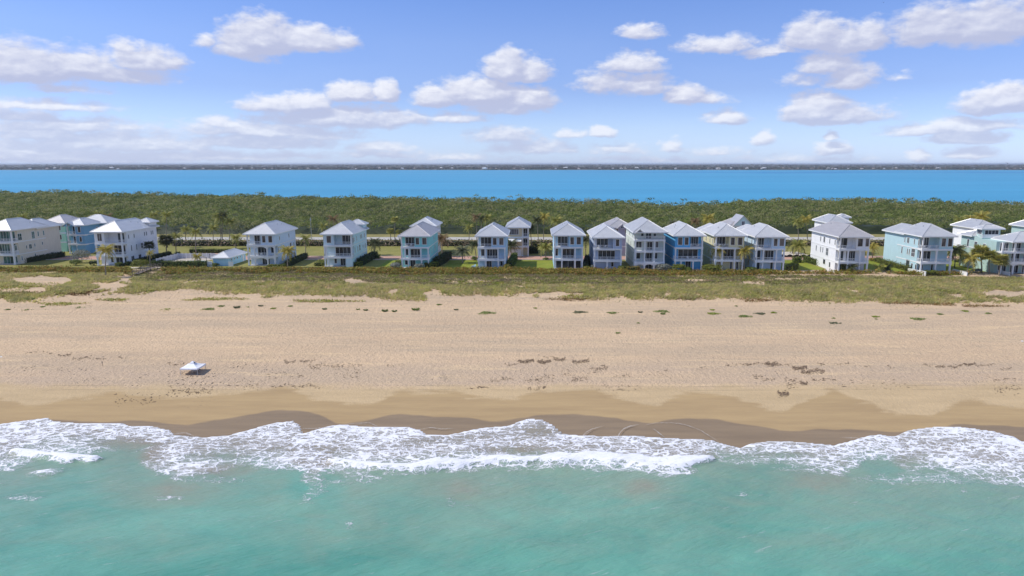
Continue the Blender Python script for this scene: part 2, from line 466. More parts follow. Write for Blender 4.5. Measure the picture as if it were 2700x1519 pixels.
# ---------------- beach
def build_beach():
    t = NT('beach_sand')
    p = t.pos()
    st = t.vmul(p, (0.35, 1, 1))
    big = t.noise(st, 0.06, 5, 0.6)
    med = t.noise(st, 0.5, 4, 0.6)
    finen = t.noise(p, 3.5, 4, 0.7)
    c = t.mix(t.range(big, 0.35, 0.65), (0.5808, 0.4200, 0.2683), (0.6798, 0.4953, 0.3134))
    c = t.mix(t.range(med, 0.35, 0.7, 0, 0.45), c, (0.5386, 0.3910, 0.2525))
    c = t.mix(t.range(t.noise(t.vmul(p, (0.25, 1, 1)), 0.35, 6, 0.7), 0.5, 0.68, 0, 0.55), c, (0.4673, 0.3642, 0.2439))
    sp = t.noise(p, 1.9, 3, 0.75); c = t.mix(t.range(sp, 0.63, 0.72, 0, 0.55), c, (0.3672, 0.2914, 0.2013))
    c = t.mix(t.range(finen, 0.3, 0.75, 0, 0.5), c, (0.7589, 0.5475, 0.3439))
    band = t.noise(t.vmul(p, (0.012, 0.17, 1)), 1.0, 4, 0.6)
    c = t.mix(t.range(band, 0.42, 0.62, 0, 0.42), c, (0.4257, 0.3431, 0.2495))
    # storm line zone: greyer sand
    c = t.mix(t.math('MULTIPLY', t.attr('grey'), t.range(t.noise(st, 0.16, 5, 0.65), 0.38, 0.62, 0.1, 0.85)), c, (0.5630, 0.4200, 0.2891))
    # tan drying streaks
    streak = t.noise(t.vmul(p, (0.05, 0.6, 1)), 1.0, 5, 0.6)
    c = t.mix(t.math('MULTIPLY', t.range(streak, 0.56, 0.66), 0.5), c, (0.7711, 0.5706, 0.3342))
    # smooth washed sand
    c = t.mix(t.range(t.attr('wash'), 0.0, 1.0), c, t.mix(t.range(t.noise(t.vmul(p, (0.2, 1, 1)), 0.5, 4, 0.6), 0.35, 0.65), (0.4778, 0.3530, 0.2029), (0.5415, 0.4000, 0.2297)))
    dn = t.noise(t.vmul(p, (0.12, 0.8, 1)), 0.7, 4, 0.6)
    damp = t.range(t.math('ADD', t.attr('damp'), t.math('MULTIPLY', t.math('SUBTRACT', t.noise(t.vmul(p, (0.35, 1.4, 1)), 0.55, 5, 0.7), 0.5), 1.5)), 0.3, 0.75)
    c = t.mix(damp, c, t.mix(t.range(dn, 0.35, 0.65), (0.3743, 0.2620, 0.1396), (0.4380, 0.3100, 0.1614)))
    wet = t.range(t.math('ADD', t.attr('wet'), t.math('MULTIPLY', t.math('SUBTRACT', t.noise(st, 0.5, 3, 0.6), 0.5), 0.2)), 0.36, 0.64)
    c = t.mix(wet, c, t.mix(t.range(dn, 0.3, 0.7), (0.2232, 0.1650, 0.1089), (0.2850, 0.2100, 0.1337)))
    # two old tyre tracks
    sy = t.node('ShaderNodeSeparateXYZ'); t.L.new(p, sy.inputs[0])
    wob = t.math('MULTIPLY', t.noise(t.vmul(p, (0.02, 0, 0)), 1.0, 1), 2.0)
    yy = t.math('SUBTRACT', sy.outputs[1], wob)
    for yc in (102.6, 104.4):
        ln = t.range(t.math('ABSOLUTE', t.math('SUBTRACT', yy, yc)), 0.05, 0.22, 0.5, 0.0)
        ln = t.math('MULTIPLY', ln, t.range(t.noise(t.vmul(p, (0.3, 0.1, 0)), 0.4, 2), 0.42, 0.55))
        c = t.mix(ln, c, (0.30, 0.22, 0.14))
    # churned footprints
    v = t.node('ShaderNodeTexVoronoi'); v.inputs['Scale'].default_value = 1.5; t.L.new(t.vmul(p, (1, 0.8, 1)), v.inputs['Vector'])
    ft = t.math('MULTIPLY', t.range(v.outputs['Distance'], 0.1, 0.3, 1, 0), t.attr('feet'))
    c = t.mix(t.math('MULTIPLY', ft, 0.75), c, (0.22, 0.16, 0.11))
    rough = t.math('SUBTRACT', 0.95, t.math('MULTIPLY', wet, 0.25))
    hb = t.math('ADD', t.math('SUBTRACT', t.noise(p, 1.3, 5, 0.7), 0.5), t.math('MULTIPLY', ft, -1.2))
    hb = t.math('MULTIPLY', hb, t.math('SUBTRACT', 1.0, t.math('MAXIMUM', damp, t.range(t.attr('wash'), 0, 1, 0, 0.7))))
    t.bump(hb, 1.0, 0.5)
    t.fin(c, rough, 0.12)
    xs = axis(-900, 900, -118, 112, 0.5)
    ys = np.concatenate([np.arange(60, 82, 1.5), np.arange(82, 206, 0.4), [207]])
    X, Y = np.meshgrid(xs, ys)
    Z = gh(X, Y)
    # lumps of trampled, wind-worked sand
    dry = smooth01((Y - 103) / 6) * smooth01((190 - Y) / 8)
    Z = Z + dry * ((fbm(X / 2.2, Y / 1.3, 3, 21) - 0.5) * 0.10)
    px, py = proj(X, Y, Z)
    wv = (fbm(X / 6, Y / 6, 3, 5) - 0.5)
    pw = px + (fbm(X / 5, Y / 3, 3, 55) - .5) * 60; yw = py + (fbm(X / 3.5, Y / 2, 4, 56) - .5) * 26
    dtop = sum(DAMP_TOP(pw + k) for k in (-40, -20, 0, 20, 40)) / 5
    damp = smooth01((yw - dtop) / 30 + 0.5)
    wtop = sum(WET_TOP(px + k) for k in (-24, -12, 0, 12, 24)) / 5
    wet = smooth01((py - wtop + (fbm(X / 2.5, Y / 2.5, 3, 57) - .5) * 8) / 20 + 0.5)
    wash = smooth01((py + wv * 30 - 1008) / 22)
    grey = smooth01((py + wv * 60 - 940) / 40) * smooth01((1022 - py) / 14)
    feet = np.zeros_like(px)
    for (fx, fy, rx, ry, w) in ((450,1020,130,40,1),(350,1050,120,30,.7),(520,1000,90,22,1),(520,1060,60,22,.8),(120,975,130,22,.7),(240,1000,120,15,.5),(1160,1000,26,12,.8),(650,965,120,25,.5),(1480,990,150,24,.35),(2080,990,160,24,.35),(900,965,80,25,.4),(2620,1000,90,20,.4)):
        feet = np.maximum(feet, w * np.clip(1.3 - np.hypot((px - fx) / rx, (py - fy) / ry), 0, 1))
    feet *= smooth01((vnoise(X * .6, Y * .6, 9) - 0.35) / 0.3)
    Z = Z + 0.35 * np.clip(1 - np.hypot((px - 1160) / 26, (py - 998) / 10), 0, 1) * dry
    me = grid_mesh('beach', xs, ys, Z, [t.m], True, dict(damp=damp, wet=wet, wash=wash, grey=grey, feet=feet))
    o = link(bpy.data.objects.new('beach', me)); tag(o, kind='structure')
build_beach()

# ---------------- ocean
def build_ocean():
    t = NT('ocean_water')
    p = t.pos()
    # water colour: turquoise with drifting sand clouds
    rot = t.node('ShaderNodeVectorRotate', rotation_type='Z_AXIS'); rot.inputs['Angle'].default_value = R(-24); t.L.new(p, rot.inputs['Vector'])
    rp = rot.outputs[0]
    n1 = t.noise(t.vmul(rp, (0.4, 1, 1)), 0.09, 5, 0.6, dist=0.6)
    c = t.mix(t.range(n1, 0.3, 0.7), (0.085, 0.275, 0.208), (0.170, 0.390, 0.292))
    mk = t.math('ADD', t.attr('murk'), t.math('MULTIPLY', t.math('SUBTRACT', t.noise(t.vmul(p, (1, 1.6, 1)), 0.16, 5, 0.65, dist=0.8), 0.5), 0.9))
    c = t.mix(t.range(mk, 0.12, 0.75, 0, 0.75), c, (0.25, 0.31, 0.225))
    mk2 = t.math('ADD', t.attr('murk'), t.math('MULTIPLY', t.math('SUBTRACT', t.noise(p, 0.3, 5, 0.65), 0.5), 0.5))
    c = t.mix(t.range(mk2, 0.78, 1.15, 0, 0.9), c, (0.30, 0.25, 0.18))
    # foam -----------------------------------------------------------------
    wn = t.noise(p, 0.55, 4, 0.6, col=True)
    sub = t.node('ShaderNodeVectorMath', operation='SUBTRACT'); t.L.new(wn, sub.inputs[0]); sub.inputs[1].default_value = (.5, .5, .5)
    wp = t.vadd(t.vmul(p, (0.75, 1.15, 1)), t.vmul(sub.outputs[0], (2.6, 2.6, 0)))
    def web(scale, seed):
        v = t.node('ShaderNodeTexVoronoi', feature='DISTANCE_TO_EDGE'); v.inputs['Scale'].default_value = scale
        t.L.new(t.vadd(wp, (seed, seed * 2, 0)), v.inputs['Vector']); return v.outputs['Distance']
    fd = t.attr('foam')
    w1, w2 = web(0.85, 0), web(2.1, 7)
    wet = t.math('MINIMUM', w1, t.math('MULTIPLY', w2, 1.5))
    nz = t.noise(t.vmul(p, (0.8, 1.3, 1)), 1.0, 5, 0.65)
    # strand width grows with foam density
    thr = t.math('MULTIPLY', t.math('ADD', fd, t.math('MULTIPLY', t.math('SUBTRACT', nz, 0.5), 1.3)), 0.20)
    fm = t.range(t.math('SUBTRACT', thr, wet), -0.01, 0.06)
    solid = t.range(t.math('ADD', fd, t.math('MULTIPLY', t.math('SUBTRACT', t.noise(t.vmul(p, (0.9, 1.4, 1)), 1.7, 6, 0.7), 0.5), 1.3)), 0.88, 1.2)
    film = t.math('MULTIPLY', t.range(fd, 0.15, 0.8), t.range(nz, 0.35, 0.7, 0.0, 0.45))
    # the lip along the water's edge
    lip = t.attr('lip')
    fo = t.math('MAXIMUM', t.math('MAXIMUM', fm, solid), t.math('MAXIMUM', lip, film))
    fo = t.math('MULTIPLY', fo, t.range(fd, 0.02, 0.12))
    fo = t.math('MAXIMUM', fo, lip, clamp=True)
    # small flecks on the swell
    fl = t.noise(t.vmul(rp, (0.25, 1.6, 1)), 0.9, 5, 0.72)
    fleck = t.math('MULTIPLY', t.range(fl, 0.62, 0.80), 0.42)
    fo = t.math('MAXIMUM', fo, fleck)
    c = t.mix(fo, c, (0.80, 0.80, 0.82))
    # ripples
    r1 = t.noise(t.vmul(rp, (0.35, 1.3, 1)), 1.1, 5, 0.62)
    r2 = t.noise(t.vmul(rp, (0.5, 1.0, 1)), 0.28, 3, 0.5)
    hb = t.math('ADD', t.math('MULTIPLY', r1, 0.55), t.math('ADD', r2, t.math('MULTIPLY', fo, 0.35)))
    t.bump(hb, 0.6, 0.7)
    rough = t.math('ADD', 0.22, t.math('MULTIPLY', fo, 0.6))
    t.fin(c, rough, 0.5); t.b.inputs['IOR'].default_value = 1.33
    xs = axis(-3000, 3000, -112, 108, 0.4)
    ys = axis(-3000, 99.0, 42, 98.6, 0.3)
    X, Y = np.meshgrid(xs, ys)
    px, py = proj(X, Y, SEA + 0 * X)
    jag = (fbm(X / 1.5, Y / 1.5, 3, 31) - 0.5) * 5
    top = FOAM_TOP(px) + jag * 0.5
    pxw = px + (fbm(X / 4, Y / 4, 3, 73) - .5) * 110
    bot = (FOAM_BOT(pxw - 14) + FOAM_BOT(pxw) + FOAM_BOT(pxw + 14)) / 3 + jag * 3 + (fbm(X / 3, Y / 3, 3, 74) - .5) * 22
    inside = smooth01((py - top) / 3)
    band = (py - top) / np.maximum(bot - top, 8)
    base = np.interp(band, [-0.05, 0, 0.06, 0.3, 0.55, 0.85, 1.0, 1.12], [0, .9, .78, .66, .52, .6, .42, 0.0])
    base = base + (fbm(X / 5, Y / 2.5, 3, 91) - .5) * .7 * (base > 0)
    # how heavy the foam lies along the shore
    wgt = np.interp(px, [-900, 0, 120, 250, 330, 400, 470, 560, 760, 900, 1300, 1480, 1850, 2000, 2250, 2700, 3700],
                        [.8, 1.12, 1.1, 1.0, 0.9, 0.95, 1.1, 0.92, 1.0, 1.1, 1.0, 1.0, 1.05, 0.95, 1.05, 1.15, .9])
    foam = base * (wgt - .1)
    # calmer, browner pools between the lines of foam
    for (qx, qy, rx, ry, w) in ((340,1170,120,16,.55),(330,1205,110,20,.8),(1430,1135,80,22,.45),(1150,1165,110,14,.35),(1350,1185,130,14,.35),(1880,1205,80,10,.3),(2080,1200,110,10,.4),(2390,1215,70,14,.35),(640,1165,90,12,.3),(600,1205,70,8,.3),(1250,1150,80,12,.3),(830,1285,50,40,.22)):
        foam = foam - w * np.clip(1.2 - np.hypot((px - qx) / rx, (py - qy) / ry), 0, 1)
    foam = np.clip(foam, 0, 1.2)
    # the breaking crests: solid white
    jag = jag + (fbm(X / 4, Y / 9, 3, 72) - .5) * 10
    cy_ = np.interp(px, [820, 900, 1000, 1100, 1200, 1300, 1400, 1500, 1600, 1700, 1800, 1850], [1215, 1222, 1234, 1232, 1222, 1215, 1213, 1212, 1212, 1222, 1222, 1214])
    hw = np.interp(px, [860, 930, 1050, 1250, 1450, 1650, 1760, 1840, 1880], [2, 6, 9, 7, 9, 12, 14, 7, 2]) * (.6 + .8 * vnoise(X / 2.5, Y / 5, 71))
    on = (px > 860) & (px < 1880)
    crest = np.where(on, np.clip(1.7 - np.abs(py + jag * 1.5 - cy_) / hw, 0, 1.0), 0)
    cy2 = np.interp(px, [40, 90, 262], [1196, 1198, 1214]); hw2 = np.interp(px, [30, 70, 180, 240, 268], [2, 6, 9, 6, 1]) * (.5 + vnoise(X / 1.6, Y / 3, 75))
    crest = np.maximum(crest, np.where((px > 30) & (px < 268), np.clip(1.6 - np.abs(py + jag - cy2) / hw2, 0, 1.0), 0))
    crest = np.maximum(crest, 0.5 * np.clip(1.2 - np.hypot((px - 125) / 55, (py - 1245 + (px - 125) * .12) / 9), 0, 1))
    foam = np.maximum(foam, crest * 1.25)
    # thin old foam beyond the line
    for (qx, qy, rx, ry, w) in ((60,1313,60,8,.32),(440,1315,40,8,.3),(1186,1325,12,16,.3),(1960,1302,22,8,.25),(2540,1295,14,14,.2),(960,1262,60,14,.3),(2450,1262,200,16,.35),(2150,1238,110,12,.3),(900,1270,90,10,.2),(560,1265,100,10,.25),(920,1385,10,12,.25)):
        foam = np.maximum(foam, w * np.clip(1.3 - np.hypot((px - qx) / rx, (py - qy) / ry), 0, 1))
    lip = np.clip(1.5 - np.abs(py - top - 1.2) / 1.6, 0, 1) * (0.75 + 0 * px)
    # arcs of an earlier wash
    for (a, b, c2) in (((1335,1124),(1395,1108),(1485,1150)), ((1480,1150),(1560,1115),(1700,1130))):
        pass
    murk = np.interp((py - bot), [-110, -50, -15, 10, 50, 120, 230, 360], [1.3, 1.15, .9, .70, .55, .36, .18, .06])
    for (qx, qy, rx, ry, w) in ((1230,1300,130,55,.35),(430,1300,160,40,.35),(1700,1290,90,30,.3),(2150,1270,160,30,.25),(2300,1330,220,60,.22),(2200,1420,200,25,.22),(560,1240,150,20,.3),(830,1290,75,55,-.55),(100,1245,60,20,.2),(1050,1410,300,60,.12),(300,1440,250,50,.10),(1900,1345,120,30,.15)):
        murk = murk + w * np.clip(1.3 - np.hypot((px - qx) / rx, (py - qy) / ry), 0, 1)
    Z = SEA + 0 * X
    fade = smooth01((-Y + 97) / 12)
    Z = Z + fade * ((fbm((X - Y * .5) / 9, (Y + X * .35) / 4, 3, 41) - 0.5) * 0.42)
    Z = Z + crest * 0.45 + np.clip(foam, 0, 1) * 0.05
    # swash climbs the beach face where the foam edge lies above still water
    gzz = gh(X, Y)
    Z = np.where(py > top - 1.0, np.maximum(Z, gzz + 0.06), np.where(py > top - 4, np.maximum(SEA - .3, gzz - 0.12), np.minimum(Z, gzz - 0.4)))
    me = grid_mesh('ocean', xs, ys, Z, [t.m], True, dict(foam=foam, lip=lip * (py > top - 2), murk=np.clip(murk, 0, 1.4)))
    o = link(bpy.data.objects.new('ocean', me)); tag(o, kind='structure')
build_ocean()

# ---------------- thin lines of foam left on the sand by the last waves
def swash_lines():
    t = NT('swash_foam'); fo = t.fin(t.mix(t.range(t.noise(t.pos(), 3, 4, .7), .4, .6), (0.42, 0.36, 0.30), (0.66, 0.63, 0.60)), .6, .3)
    g = np.random.default_rng(31)
    arcs = [[(1534,1149),(1545,1137),(1562,1128),(1592,1120)],[(1629,1152),(1633,1140),(1645,1127),(1662,1120),(1684,1116)],[(1700,1118),(1730,1112),(1775,1112),(1805,1116),(1845,1130),(1872,1147),(1896,1162)],
            [(2215,1150),(2250,1151),(2290,1155)],[(795,1127),(830,1126),(870,1124)],[(905,1116),(940,1113),(975,1112),(996,1122)],[(1105,1130),(1135,1124),(1165,1128),(1200,1126)],[(1722,1127),(1740,1140),(1752,1150)],[(455,1140),(490,1138),(512,1147)]]
    V, Fq = [], []
    for a in arcs:
        a = np.array(a, float); n = 40
        tt = np.linspace(0, len(a) - 1, n); x = np.interp(tt, range(len(a)), a[:, 0]); y = np.interp(tt, range(len(a)), a[:, 1])
        for _ in range(3): x[1:-1] = (x[:-2] + x[1:-1] + x[2:]) / 3; y[1:-1] = (y[:-2] + y[1:-1] + y[2:]) / 3
        for st in range(3):
            off = st * 1.6; w = .035 if st == 0 else .015
            if st and g.random() < .2: continue
            i0, i1 = (0, n) if st == 0 else sorted(g.integers(0, n, 2))
            if i1 - i0 < 6: continue
            P_ = [P(float(x[i] + off * .5), float(y[i] + off + g.normal(0, .25)), -3.7) for i in range(i0, i1)]
            b = len(V)
            for i, p in enumerate(P_):
                q = P_[min(i + 1, len(P_) - 1)]; r_ = P_[max(i - 1, 0)]
                d = Vector((q.x - r_.x, q.y - r_.y)).normalized() if (q - r_).length > 0 else Vector((1, 0))
                ww = w * (.5 + g.random()) * (sin(pi * (i + .5) / len(P_)) ** .5)
                for s_ in (-1, 1):
                    X_, Y_ = p.x - d.y * ww * s_, p.y + d.x * ww * s_
                    V.append((X_, Y_, max(float(gh(X_, Y_)) + .012, p.z - .15)))
            for i in range(len(P_) - 1): Fq.append((b + 2*i, b + 2*i + 1, b + 2*i + 3, b + 2*i + 2))
    me = nmesh('swash_foam', V, Fq, [fo])
    tag(link(bpy.data.objects.new('swash_foam', me)), 'thin curved lines of foam on the wet sand above the surf', 'foam', kind='stuff')
swash_lines()

# ---------------- island ground behind the dunes
def flat(name, x0, x1, y0, y1, z, mat, nx=2, ny=2):
    xs = np.linspace(x0, x1, nx); ys = np.linspace(y0, y1, ny)
    me = grid_mesh(name, xs, ys, np.full((ny, nx), z), [mat], False)
    o = link(bpy.data.objects.new(name, me)); tag(o, kind='structure'); return o

def m_grass(name, a, b, dry, scale=0.12):
    t = NT(name); p = t.pos()
    n = t.noise(p, scale, 5, 0.6); n2 = t.noise(p, 2.5, 4, 0.7)
    c = t.mix(t.range(n, 0.35, 0.65), a, b)
    c = t.mix(t.range(t.noise(p, scale * 2.7, 4, 0.6), 0.5, 0.72, 0, 0.8), c, dry)
    c = t.mix(t.range(n2, 0.35, 0.7, 0, 0.35), c, [x * 0.6 for x in a])
    t.bump(t.noise(p, 5, 3, 0.7), 0.4, 0.1)
    return t.fin(c, 0.9, 0.15)
M['lawn'] = m_grass('mown_lawn', (0.21, 0.205, 0.055), (0.27, 0.25, 0.075), (0.34, 0.28, 0.11))
M['lawn_green'] = m_grass('watered_lawn', (0.18, 0.225, 0.026), (0.25, 0.265, 0.036), (0.30, 0.265, 0.055), 0.2)
M['verge'] = m_grass('dry_verge', (0.22, 0.20, 0.07), (0.30, 0.26, 0.10), (0.40, 0.32, 0.17))
M['soil'] = m_grass('forest_floor', (0.03, 0.035, 0.012), (0.05, 0.05, 0.02), (0.08, 0.07, 0.04))
flat('ground', -2500, 2500, 206.5, 470, -0.01, M['lawn'], 2, 2)

def m_road(name, c, d, scale=1.0, spec=0.2):
    t = NT(name); p = t.pos()
    n = t.noise(t.vmul(p, (0.15, 1, 1)), 0.8 * scale, 4, 0.6); n2 = t.noise(p, 3, 4, 0.7)
    k = t.mix(t.range(n, 0.3, 0.7), c, d)
    k = t.mix(t.range(n2, 0.4, 0.7, 0, 0.3), k, [x * 0.7 for x in d])
    return t.fin(k, 0.9, spec)
M['road'] = m_road('bleached_asphalt', (0.50, 0.48, 0.44), (0.40, 0.39, 0.37))
M['kerb'] = m_road('concrete', (0.55, 0.52, 0.47), (0.46, 0.44, 0.40))
def m_brick(name):
    t = NT(name); p = t.pos()
    b = t.node('ShaderNodeTexBrick'); b.inputs['Scale'].default_value = 1.0
    t.L.new(p, b.inputs['Vector'])
    b.inputs['Color1'].default_value = (0.50, 0.255, 0.175, 1); b.inputs['Color2'].default_value = (0.42, 0.20, 0.14, 1)
    b.inputs['Mortar'].default_value = (0.46, 0.33, 0.26, 1); b.inputs['Brick Width'].default_value = 0.25; b.inputs['Row Height'].default_value = 0.12
    n = t.noise(t.vmul(p, (0.3, 1, 1)), 0.5, 4, 0.6)
    c = t.mix(t.range(n, 0.3, 0.7, 0.0, 0.5), b.outputs[0], (0.56, 0.36, 0.27))
    return t.fin(c, 0.85, 0.2)
M['brick'] = m_brick('brick_paving')
M['paver'] = m_road('pale_pavers', (0.62, 0.55, 0.45), (0.52, 0.46, 0.38))
# coast road with verges
Yr0, Yr1 = P(1400, 632.5).y, P(1400, 625.5).y
flat('verge', -2500, 2500, Yr0 - 3, P(1400, 620).y + 8, 0.0, M['verge'])
flat('road', -2500, 2500, Yr0, Yr1, 0.006, M['road'])
t = NT('road_marking'); t.fin(t.mix(t.range(t.noise(t.pos(), 3, 4), 0.4, 0.6), (0.75, 0.6, 0.15), (0.6, 0.5, 0.2)), 0.8)
mb = MB()
for y in ((Yr0 + Yr1) / 2 - 0.18, (Yr0 + Yr1) / 2 + 0.06): mb.box(-700, 700, y, y + 0.12, 0.007, 0.011)
tag(mb.build('road_markings', t.m), kind='structure')
# private brick street with pale edging
Ys0, Ys1 = P(1400, 685).y, P(1400, 676).y
flat('street', -700, 700, Ys0, Ys1, 0.005, M['brick'])
for y in (Ys0 - 0.35, Ys1):
    tag(MB().box(-700, 700, y, y + 0.35, -0.05, 0.12).build('kerb', M['kerb']), kind='structure')
# greener plots between the houses
def lot(px0, px1, ya, yb, mat, z=0.004, name='lawn'):
    a, b = P(px0, ya), P(px1, ya); Y1 = P((px0 + px1) / 2, yb).y
    s = XAT(px0, Y1) ; 
    return flat(name, a.x, b.x, min(a.y, b.y), Y1, z, mat)
lot(1345, 1462, 716, 686.5, M['lawn_green']); lot(1160, 1262, 716, 686.5, M['lawn_green'])
lot(2480, 2680, 725, 687, M['lawn_green']); lot(985, 1060, 712, 686.5, M['lawn_green'])
lot(2290, 2425, 722, 687, M['lawn_green']); lot(2065, 2200, 720, 687, M['lawn_green'])
# sand plot beside the street and winding cart path
lot(2058, 2140, 676, 664, M['paver'], 0.008, 'sand_plot')

# ---------------- lagoon
def build_bay():
    t = NT('lagoon_water'); p = t.pos()
    n = t.noise(t.vmul(p, (0.12, 1, 1)), 0.006, 4, 0.55)
    c = t.mix(t.range(n, 0.3, 0.7), (0.0513, 0.2724, 0.4594), (0.0729, 0.3434, 0.5478))
    sy = t.node('ShaderNodeSeparateXYZ'); t.L.new(p, sy.inputs[0])
    # deeper channel: bands of dark blue wind ruffle in front of the far shore
    yy = t.math('ADD', sy.outputs[1], t.math('MULTIPLY', t.noise(t.vmul(p, (1, 0, 0)), 0.0016, 2), 900))
    b1 = t.range(t.math('ABSOLUTE', t.math('SUBTRACT', yy, 3450)), 80, 330, 1, 0, 'SMOOTHSTEP')
    gate = t.range(sy.outputs[0], -300, 900, 0.0, 1.0)
    nb = t.range(t.noise(t.vmul(p, (0.15, 1, 1)), 0.003, 3), 0.35, 0.6)
    c = t.mix(t.math('MULTIPLY', b1, t.math('MULTIPLY', gate, nb)), c, (0.0225, 0.1802, 0.4185))
    r = t.noise(t.vmul(p, (0.4, 1, 1)), 0.35, 5, 0.7)
    t.bump(r, 0.8, 1.2)
    c = t.mix(t.range(r, 0.45, 0.75, 0, 0.25), c, (0.0900, 0.3816, 0.5208))
    t.fin(c, 0.5, 0.15)
    flat('lagoon', -7000, 7000, 380, 4600, SEA, t.m, 2, 2)
build_bay()

# ---------------- mainland beyond the lagoon
M['farland'] = m_foliage('far_woodland', (0.040, 0.060, 0.050), (0.10, 0.12, 0.08), 0.006, (0.17, 0.13, 0.11), 0.9, 0.0)
def build_mainland():
    ys = np.array([4050, 4075, 4200, 4600, 5200, 6500, 9000, 15000, 60000.])
    zs = np.array([-4.6, -3.2, -2.5, -0.5, 3, 8, 12, 15, 15.])
    xs = np.linspace(-30000, 30000, 61)
    Z = np.repeat(zs[:, None], len(xs), 1)
    me = grid_mesh('mainland', xs, ys, Z, [M['farland']], True)
    tag(link(bpy.data.objects.new('mainland', me)), kind='structure')
build_mainland()

# ---------------- the air over the lagoon
def build_haze():
    m = bpy.data.materials.new('haze'); m.use_nodes = True
    nt = m.node_tree
    for n in list(nt.nodes):
        if n.type != 'OUTPUT_MATERIAL': nt.nodes.remove(n)
    v = nt.nodes.new('ShaderNodeVolumePrincipled'); v.inputs['Density'].default_value = 0.00005
    v.inputs['Color'].default_value = (0.80, 0.88, 1.0, 1); v.inputs['Anisotropy'].default_value = 0.2
    nt.links.new(v.outputs[0], nt.nodes['Material Output'].inputs['Volume'])
    o = MB().box(-60500, 60500, -3500, 61000, -14, 44).build('haze', m)
    tag(o, 'thin blue haze in the air over the lagoon', 'haze', kind='stuff')
build_haze()
# ================================================================== VEGETATION (masses)
def quads(C, Nrm, size, aspect=1.0, jitter=0.6, seed=0):
    """one leaf quad per centre, facing roughly Nrm"""
    r = np.random.default_rng(seed); n = len(C)
    Nn = Nrm + r.normal(0, jitter, (n, 3)); Nn /= np.linalg.norm(Nn, axis=1)[:, None] + 1e-9
    a = r.normal(0, 1, (n, 3)); u = np.cross(Nn, a); u /= np.linalg.norm(u, axis=1)[:, None] + 1e-9
    v = np.cross(Nn, u)
    s = (size * r.uniform(0.6, 1.4, n))[:, None] * 0.5 if np.ndim(size) == 0 else (size * r.uniform(0.6, 1.4, n))[:, None] * 0.5
    u = u * s; v = v * s * aspect
    V = np.stack([C - u, C - v * 1.0, C + u, C + v * 1.0], 1).reshape(-1, 3)
    return V, np.arange(4 * n).reshape(n, 4)

class Leaves:
    def __init__(s): s.V = []; s.F = []; s.n = 0
    def add(s, V, Fq): s.V.append(V); s.F.append(Fq + s.n); s.n += len(V)
    def dome(s, c, r, n, size, jitter=0.5, shell=0.25, low=-0.25, seed=None, aspect=1.0):
        """leaves over the upper shell of an ellipsoid"""
        g = np.random.default_rng(rng.integers(1 << 30) if seed is None else seed)
        d = g.normal(0, 1, (n, 3)); d /= np.linalg.norm(d, axis=1)[:, None]
        d[:, 2] = np.where(d[:, 2] < low, -d[:, 2], d[:, 2])
        k = 1 - g.uniform(0, shell, n)[:, None] + (g.random((n, 1)) < 0.12) * 0.12
        C = np.array(c) + d * k * np.array(r)
        s.add(*quads(C, d / np.array(r) * np.mean(r), size, aspect, jitter, int(g.integers(1 << 30))))
    def mesh(s, name, mat):
        return nmesh(name, np.concatenate(s.V), np.concatenate(s.F), [mat])

M['mangrove'] = m_foliage('mangrove_leaves', (0.125, 0.175, 0.034), (0.27, 0.32, 0.062), 0.035, (0.42, 0.37, 0.17), 0.7, 0.42, 0.35, (0.22, 0.65, (0.065, 0.095, 0.03)))
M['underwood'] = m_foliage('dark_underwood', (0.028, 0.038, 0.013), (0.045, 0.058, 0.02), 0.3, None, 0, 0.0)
FOREST_TOP = curve([(-300,505),(0,507),(60,509),(200,506),(300,513),(400,512),(470,516),(560,519),(650,517),(700,518),(760,523),(850,519),(930,521),(1000,523),(1100,525),(1200,528),(1290,530),(1345,534),(1370,524),(1400,528),(1500,532),(1570,531),(1610,530),(1660,535),(1700,538),(1750,544),(1790,541),(1850,538),(1920,535),(2000,530),(2080,526),(2180,529),(2270,526),(2340,532),(2400,535),(2450,531),(2500,532),(2560,542),(2600,534),(2650,538),(2700,540),(3000,540)])
FRONT_Y = P(1400, 620).y + 4
